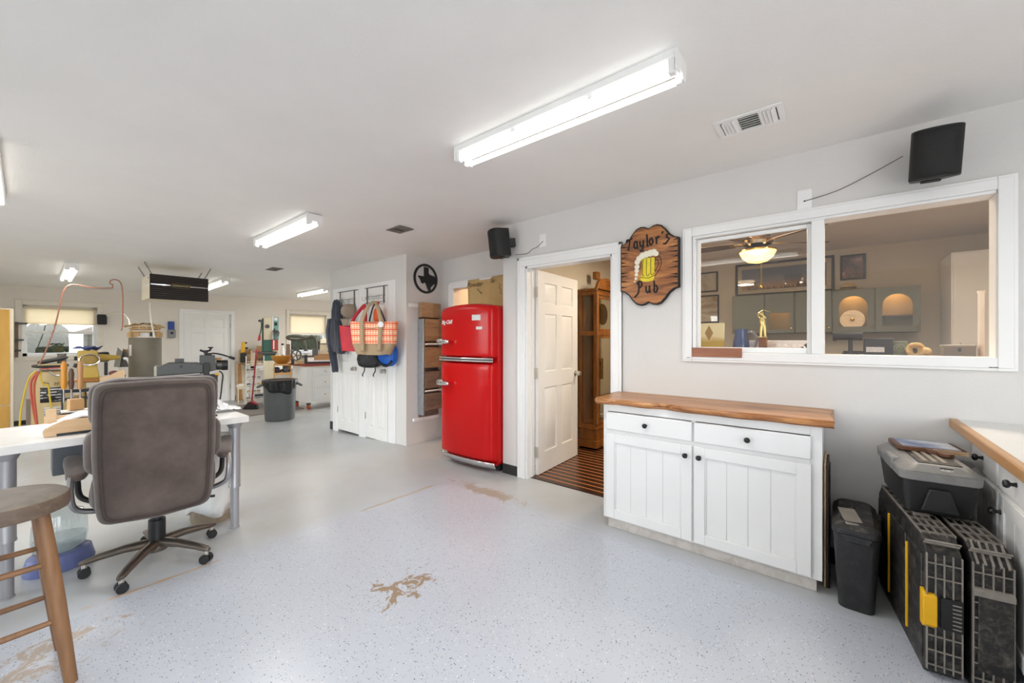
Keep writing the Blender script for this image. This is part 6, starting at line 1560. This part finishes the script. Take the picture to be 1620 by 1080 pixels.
r = Rear('band_saw', 'green and cream band saw standing behind the work bench', 'band saw', 428, 9.95)
r.box('wheel_cover', m_bs, 417, 431, 501.5, 538, -.14, .12, .02); r.box('column', m_bt2, 432.5, 441, 501.5, 538, -.10, .14, .012); r.box('cover_edge', m_white, 430.5, 432.5, 501, 537, -.15, .12)
MB().cyl((r.X(423), -.155, r.Z(516.5)), (r.X(423), -.14, r.Z(516.5)), .045, n=22).build('cover_badge', m_dsteel, r.o); r.box('control_label', m_white, 433.5, 439, 502.5, 507, -.105, -.1); r.box('switch', m_black, 434, 438.5, 510, 515, -.11, -.1)
MB().cyl((r.X(433), -.14, r.Z(521.5)), (r.X(433), -.11, r.Z(521.5)), .028, n=16).build('tension_knob', m_black, r.o)
r.box('lower_cover', m_bg, 417, 432, 538, 556, -.15, .14, .012); r.box('motor_box', mat('motor_red', (160, 62, 56), .5), 429.5, 440, 537, 554, -.18, -.05, .006); r.box('motor_stripe', m_white, 432, 434, 538, 552, -.184, -.178); r.box('side_rail', m_bg, 414.5, 417.5, 504, 560, -.05, .05)
r.box('pedestal', m_bs, 418, 434, 570, 900, -.16, .2, .01); r.box('table', m_dsteel, 408, 438, 556, 559, -.2, .2); r.box('foot', m_bg, 416, 436, 556, 570, -.14, .18)
b = MB(); b.lathe([(.02, .0), (.05, -.03), (.10, -.09), (.095, -.09), (.0, -.02)], (r.X(441), -.2, r.Z(524)), 18, rotm(ry=R(50))); b.build('work_lamp', m_dk, r.o)
b = MB(); b.tube(spline([(r.X(411), -.15, r.Z(508)), (r.X(414), -.15, r.Z(512)), (r.X(413), -.16, r.Z(524)), (r.X(411), -.17, r.Z(530))], 5), .012, 6); b.ell((r.X(412), -.15, r.Z(508)), (.04, .025, .025), 12, 8); b.build('lamp_arm', m_dk, r.o); MB().prism([(r.X(408), r.Z(539)), (r.X(412.5), r.Z(538)), (r.X(413), r.Z(530)), (r.X(410), r.Z(530))], -.2, -.17, 'y').build('red_flag_tool', mat('flag_red', (186, 40, 44), .5), r.o)
r = onb('cardboard_box', 'small brown box on the bench left of the band saw', 'box', 411, 10.66); r.box('carton', m_card, 406, 416, 548, 573, -.06, .06); r.box('flap', m_card, 406, 416, 547, 548, -.07, .0)
r5 = random.Random(9)
p0, tt0 = at(424, 565, 10.4)
bm_ = MB()
for i in range(60):
    q = Vector((p0.x + r5.uniform(-.16, .2), 10.42 + r5.uniform(-.06, .06), BT + r5.uniform(.034, .11))); s = r5.uniform(.012, .03)
    bm_.obox(q, (s * 2, s, s * 1.4), rotm(r5.random() * 3, r5.random() * 3, r5.random() * 3))
tag(bm_.build('metal_parts_pile', mat('metal_parts', (124, 116, 106), .4, .5, var=.5, vs=30), bevel=.003), 'pile of small loose metal parts on the far bench', 'parts', kind='stuff')
for u0, u1, v0, v1, c, lb in ((396.5, 403.5, 555, 573, (228, 208, 184), 'pale wood block on the bench beside the broom handle'), (434, 441, 553, 573, (226, 210, 182), 'cream wood block on the bench behind the wooden bowl'), (453, 459, 544, 573, (140, 110, 88), 'brown upright board on the bench near the right window')):
    r = onb('wood_block', lb, 'block', (u0 + u1) / 2, 10.42); MB().prism([(r.X(u0), 0), (r.X(u1), 0), (r.X(u1), r.Z(v0) - .01), (r.X(u1 - 1), r.Z(v0)), (r.X(u0), r.Z(v0))], -.05, .05, 'y').build('block', mat('block_%d' % u0, c, .6, var=.06), r.o, bevel=.006); 
r = onb('spray_bottle', 'white spray bottle on the far bench', 'bottle', 447, 10.42)
MB().lathe([(0, 0), (.05, 0), (.052, .02), (.05, .28), (.022, .36), (.02, .40), (0, .40)], (0, 0, 0), 20).build('body', m_white, r.o); MB().box(-.03, .03, -.018, .018, .40, .44).build('cap', m_black, r.o, bevel=.006); MB().cyl((0, -.054, .15), (0, -.05, .15), .025, n=14).build('label', mat('label_blue', (70, 92, 150), .5), r.o)

# shelf with the wooden bowl
r = Rear('slatted_shelf', 'low orange pine shelf with tools beside the trash can', 'shelf', 447, 9.0)
m_pine = wood('orange_pine', (206, 150, 84), (232, 184, 120), 'X', 8, .15, .5)
for v in (575, 589, 604): r.box('shelf_board', m_pine, 433, 461, v, v + 2.6, -.16, .16)
for u0 in (433, 459.5): r.box('upright', m_pine, u0, u0 + 1.6, 575, 900, -.16, -.13); r.box('upright', m_pine, u0, u0 + 1.6, 575, 900, .13, .16)
r.box('back_board', m_goldd, 447, 460, 578, 589, .1, .12)
zsh = r.Z(575) + r.b
o = r.o.location
bw_ = Rear('wooden_bowl', 'large amber wooden bowl on the pine shelf', 'bowl', 446.5, 9.0, base=zsh + .001)
MB().lathe([(0, 0), (.07, 0), (.12, .02), (.185, .09), (.21, .165), (.198, .165), (.17, .09), (.10, .03), (0, .022)], (0, 0, 0), 36).build('bowl_wall', wood('amber_bowl_wood', (160, 98, 24), (214, 150, 54), 'X', 5, .3, .3), bw_.o)
for k, (u0, c, lb) in enumerate(((437.5, (56, 60, 70), 'dark router on the pine shelf under the bowl'), (452, (92, 96, 112), 'grey planer on the pine shelf under the bowl'))):
    q = Rear('power_tool', lb, 'tool', u0, 9.0, base=Rear.Z(r, 589) + r.b + .001); m = mat('tool_body_%d' % k, c, .5)
    MB().ell((0, 0, .06), (.06, .05, .06), 16, 10, .7).build('body', m, q.o); MB().cyl((.05, 0, .02), (.11, 0, .06), .02, n=10).build('handle', m_black, q.o)

# white wire basket tower and its contents
r = Rear('basket_tower', 'white wire basket tower by the far door', 'basket rack', 403, 9.45)
m_wire = mat('white_wire', (232, 230, 224), .4)
for u0 in (389, 417):
    for y in (-.14, .14): r.box('post', m_wire, u0, u0 + 1.2, 563, 900, y - .008, y + .008, .002)
CT = ((84, 86, 96), (206, 160, 52), (120, 104, 92), (150, 110, 96), (176, 168, 160), (92, 102, 128), (54, 58, 76))
for k in range(6):
    v = 578 + k * 11; b = MB(); x0, x1, z0, z1 = r.X(390), r.X(417), r.Z(v), r.Z(v - 7)
    for x in [x0 + (x1 - x0) * i / 9 for i in range(10)]: b.cyl((x, -.15, z0), (x, -.15, z1), .003, n=5); b.cyl((x, -.15, z0), (x, .15, z0), .003, n=5)
    for z in (z0, (z0 + z1) / 2, z1): b.cyl((x0, -.15, z), (x1, -.15, z), .004, n=5)
    for s in (x0, x1): b.cyl((s, -.15, z1), (s, .15, z1), .004, n=5)
    b.build('wire_basket', m_wire, r.o)
r6 = random.Random(4); REAR = r
for k in range(6):
    v = 578 + k * 11
    for j in range(3):
        u0 = 393 + j * 8 + r6.uniform(-1, 1); q = Rear('basket_item', None, 'clutter', u0, 9.45, 'small things in the wire baskets', base=REAR.Z(v) + REAR.b + .006)
        row = ('top', 'second', 'third', 'fourth', 'fifth', 'bottom')[k]; q.o['label'] = '%s small item in the %s wire basket of the white tower' % (('left', 'middle', 'right')[j], row)
        m = mat('basket_item_%d_%d' % (k, j), CT[(k * 2 + j) % 7], .6, var=.25, vs=25); hh_ = r6.uniform(.05, .085)
        MB().ell((0, 0, hh_ * .5), (.036, .06, hh_ * .5), 14, 8, r6.uniform(.5, .9)).build('packet', m, q.o, ang=50); MB().box(-.03, .03, -.072, -.066, hh_ * .2, hh_ * .6).build('packet_label', m_bs, q.o)
# boards and a small white step by the far door
for u0, v0, c, lb in ((376, 572, (196, 168, 132), 'tall pale board leaning in the corner by the far door'), (381, 575, (176, 128, 78), 'brown board leaning in the corner by the far door'), (386, 578, (206, 190, 160), 'narrow pale strip leaning next to the wire baskets')):
    p, t_ = at(u0, 634, 10.5); zf = fz(p.x, p.y); zt_ = at(u0, v0, 10.6)[0].z
    tag(MB().obox((0, .05, (zt_ - zf) / 2 + .002), (.055, .02, zt_ - zf), rotm(rx=R(-4))).build('leaning_plank', mat('plank_%d' % u0, c, .6, var=.08, vs=12), loc=(p.x, p.y, zf), bevel=.003), lb, 'plank', 'boards leaning by the far door')
r = Rear('step_stool', 'small cream step stool by the far door', 'stool', 381, 10.15)
r.box('seat', m_bs, 375, 389, 611, 615, -.1, .1); 
for u0 in (376, 386): r.box('leg', m_bs, u0, u0 + 2, 615, 900, -.09, -.06); r.box('leg', m_bs, u0, u0 + 2, 615, 900, .06, .09)
b = MB(); b.ell((0, 0, 0), (.09, .07, .05), 14, 8); b.build('cloth', m_whitecord, r.o, (0, -.02, r.Z(610)), ang=80)
# broom
bp0 = at(398, 645, 8.95)[0]; bp0.z = fz(bp0.x, bp0.y); bp1 = at(406, 552, 9.12)[0]
br = thing('push_broom', 'red handled broom with a black head leaning on the wire baskets', 'broom', tuple(bp0))
d = bp1 - bp0
m_rd = mat('broom_red', (150, 30, 36), .4)
MB().cyl(Vector((0, 0, .10)), d, .014, n=10).build('handle', m_rd, br); MB().cyl(d * .97 + Vector((-.06, .05, -.02)), d * .97 + Vector((.06, -.05, -.02)), .010, n=8).build('hanger', m_rd, br)
ex = Vector((.633, -.774, 0))
b = MB(); 
poly = [(-.17, 0), (.13, .02), (.11, .12), (.02, .17), (-.05, .16), (-.13, .07)]
b.prism(poly, -.03, .03, 'y'); b.build('bristles', m_rubber, br, rot=(0, 0, R(-50.7)), bevel=.005)
MB().prism([(-.11, .09), (-.04, .165), (.02, .175), (.12, .12), (.10, .105), (0, .15), (-.05, .145), (-.11, .075)], -.036, .036, 'y').build('head_cap', m_rd, br, rot=(0, 0, R(-50.7)), bevel=.004)
mp_ = thing('floor_mat', 'grey brown floor mat in front of the wire baskets', 'mat', (3.0, 9.0, fz(3, 9)), R(0))
MB().prism(rrect(1.1, 1.5, .04, 4), -.004, .010, 'z').build('mat_sheet', mat('mat_grey', (122, 116, 110), .8, var=.12, vs=8), mp_)

# trash can
r = Rear('trash_can', 'large grey round trash can with a black liner', 'trash can', 443, 7.5)
hh_ = r.Z(601); m_tc = mat('trash_grey', (92, 95, 95), .5, var=.07)
R0, R1 = 24 * r.t * r.k, 26.5 * r.t * r.k
MB().lathe([(0, 0), (R0 * .97, 0), (R0, .02), (R1, hh_ - .03), (R1 + .012, hh_ - .02), (R1 + .012, hh_), (R1 - .01, hh_), (R0 - .012, .04), (0, .03)], (0, 0, 0), 44).build('can', m_tc, r.o)
b = MB()
def ln(a, c):
    t = 2 * PI * a; dr = (.08 + .15 * max(0., math.sin(t * 1.0 - PI * 1.05)) ** 2 + .03 * math.sin(5 * t)) * c
    rr = R1 + .018 - (R1 - R0) * dr / hh_ + .006 * math.sin(19 * t)
    return (rr * math.cos(t), rr * math.sin(t), hh_ + .006 - dr)
b.grid(ln, 64, 4, cu=True); b.build('liner', mat('black_liner', (22, 22, 24), .3, bump=.5, bs=12), r.o, solid=.003)
MB().lathe([(R1 + .016, hh_ - .002), (R1 + .016, hh_ + .01), (R1 - .02, hh_ + .01), (R1 - .03, hh_ - .10), (0, hh_ - .2)], (0, 0, 0), 44).build('liner_mouth', bpy.data.materials['black_liner'], r.o)
for s in (-1, 1): MB().tube(spline([(s * R1, -.07, hh_ - .06), (s * (R1 + .07), -.05, hh_ - .10), (s * (R1 + .07), .05, hh_ - .10), (s * R1, .07, hh_ - .06)], 6), .018, 8).build('handle', m_tc, r.o)

# white drawer cabinet on casters with the scroll saw
dc = thing('drawer_cabinet', 'white rolling drawer cabinet with a dark red top edge beside the closet', 'cabinet', (4.2, 8.4, fz(4.2, 8.4)))
zf = dc.location.z
MB().box(3.50, 4.9, 8.06, 8.72, .075, .785).build('carcass', m_door, dc, world=True, bevel=.004); MB().box(3.47, 4.93, 8.03, 8.75, .785, .80).build('top_board', m_pale, dc, world=True); MB().box(3.46, 4.94, 8.02, 8.76, .80, .835).build('red_edge_top', mat('maroon_edge', (138, 46, 44), .4), dc, world=True, bevel=.004)
for (x0, x1) in ((3.60, 4.10), (4.14, 4.64)):
    for z0, z1 in ((.60, .765), (.36, .58), (.11, .34)):
        d = MB().box(x0, x1, 8.045, 8.06, z0, z1).build('drawer', m_door, dc, world=True, bevel=.005); MB().box(x0 + .04 - 4.2, x1 - .04 - 4.2, 8.04 - 8.4, 8.046 - 8.4, z0 + .03 - zf, z1 - .03 - zf).build('drawer_panel', m_door, d, bevel=.004)
        round_knob(d, ((x0 + x1) / 2 - 4.2, 8.04 - 8.4, (z0 + z1) / 2 - zf), (0, -1, 0), .018, m=mat('pink_knob', (226, 198, 194), .4) if 'pink_knob' not in bpy.data.materials else bpy.data.materials['pink_knob'])
m_oc = mat('orange_caster', (186, 84, 48), .5)
for x in (3.56, 4.84):
    for y in (8.12, 8.66): q = MB().cyl((x - .02, y, zf + .048), (x + .02, y, zf + .048), .048, n=18).build('caster', m_oc, dc, world=True); MB().box(x - 4.2 - .03, x - 4.2 + .03, y - 8.4 - .03, y - 8.4 + .03, .09, .13 - 0).build('caster_plate', m_dsteel, q)
CT_ = .8355
r = Rear('scroll_saw', 'grey scroll saw with handwheel on the white drawer cabinet', 'saw', 488, 8.35, base=CT_)
b = MB(); cx, cz_ = r.X(469), r.Z(561)
b.tube([(cx + .085 * math.cos(a), -.14, cz_ + .10 * math.sin(a)) for a in fr(0, 2 * PI, 26)[:-1]], .014, 8, closed=True)
for k in range(5): a = 2 * PI * k / 5; b.tube([(cx, -.14, cz_), (cx + .085 * math.cos(a), -.14, cz_ + .10 * math.sin(a))], .010, 6)
b.build('handwheel', m_dsteel, r.o); r.box('spindle', m_steel, 469, 500, 555, 559, -.05, .0); r.box('carriage', m_dsteel, 494, 503, 552, 562, -.10, .06); r.box('ways', m_dsteel, 478, 524, 562, 565, -.08, .06)
r.box('block_post', m_mgd, 481.5, 486.5, 561, 577, -.12, .04); r.box('motor_box', m_black, 461.5, 466, 566, 577.5, -.12, .0); r.box('base_bar', m_black, 483, 530, 572, 577.5, -.10, .10); r.box('scale_plate', m_bs, 505, 530, 553, 559, -.06, -.04); r.box('red_mark', m_rd, 519, 523, 554.5, 557.5, -.064, -.06, .0005); r.box('oak_board', m_oak, 497, 530, 559.5, 569.5, -.09, .08); r.box('white_strip', m_white, 487, 530, 569.5, 572, -.10, .10)
r.box('oak_board', m_crate, 466, 482, 571, 577.5, -.12, .08); r.box('white_block', m_bs, 470, 481, 562, 570, -.06, .06)
n = NT('ribbed_hose'); n.bump(n.wave(60, 0, 0, 'DIAGONAL'), .6, .004); m_hose = n.fin(c8(104, 102, 88), .6)
hx, hz = r.X(468.5), r.Z(534)
pts = [(hx + .15 * math.cos(a), -.02 + .20 * math.sin(a), hz + .035 * math.sin(-a)) for a in fr(-.2, -2 * PI + .5, 12)] + [(r.X(481), .06, r.Z(540)), (r.X(483), .04, r.Z(548)), (r.X(484), .03, r.Z(557))]
pt2 = [(r.X(479), -.06, r.Z(536.5)), (r.X(485), -.05, r.Z(534.5)), (r.X(490), -.03, r.Z(532)), (r.X(495), -.02, r.Z(532)), (r.X(499), 0, r.Z(537)), (r.X(500.5), 0, r.Z(545)), (r.X(500.5), 0, r.Z(557))]
MB().tube(spline(pts, 6), .030, 12).build('hose_tube', m_hose, r.o); MB().tube(spline(pt2, 6), .030, 12).build('hose_tube', m_hose, r.o); r.box('hose_stand', m_mgd, 461, 463, 541, 577.5, -.02, .02)
for u0 in (484, 500): MB().cyl((r.X(u0), .02 if u0 < 490 else 0, r.Z(560)), (r.X(u0), .02 if u0 < 490 else 0, r.Z(554)), .042, n=16).build('cuff', m_dk, r.o)
r.box('hose_foot', m_mgd, 456, 468, 576.5, 577.5, -.08, .08)
r = Rear('dust_canister', 'cream dust canister with black hoops behind the scroll saw', 'canister', 516, 8.6, base=CT_)
MB().lathe([(0, .0), (.14, .0), (.15, .03), (.15, r.Z(545)), (.145, r.Z(543)), (.10, r.Z(536)), (0, r.Z(535))], (0, 0, 0), 28).build('canister_wall', m_bs, r.o)
for v in (543.5, 553.5): MB().tube([(.153 * math.cos(a), .153 * math.sin(a), r.Z(v)) for a in fr(0, 2 * PI, 28)[:-1]], .008, 6, closed=True).build('hoop', m_black, r.o)
r.box('motor', m_dk, 500, 507, 539, 552, -.08, .06, .02)
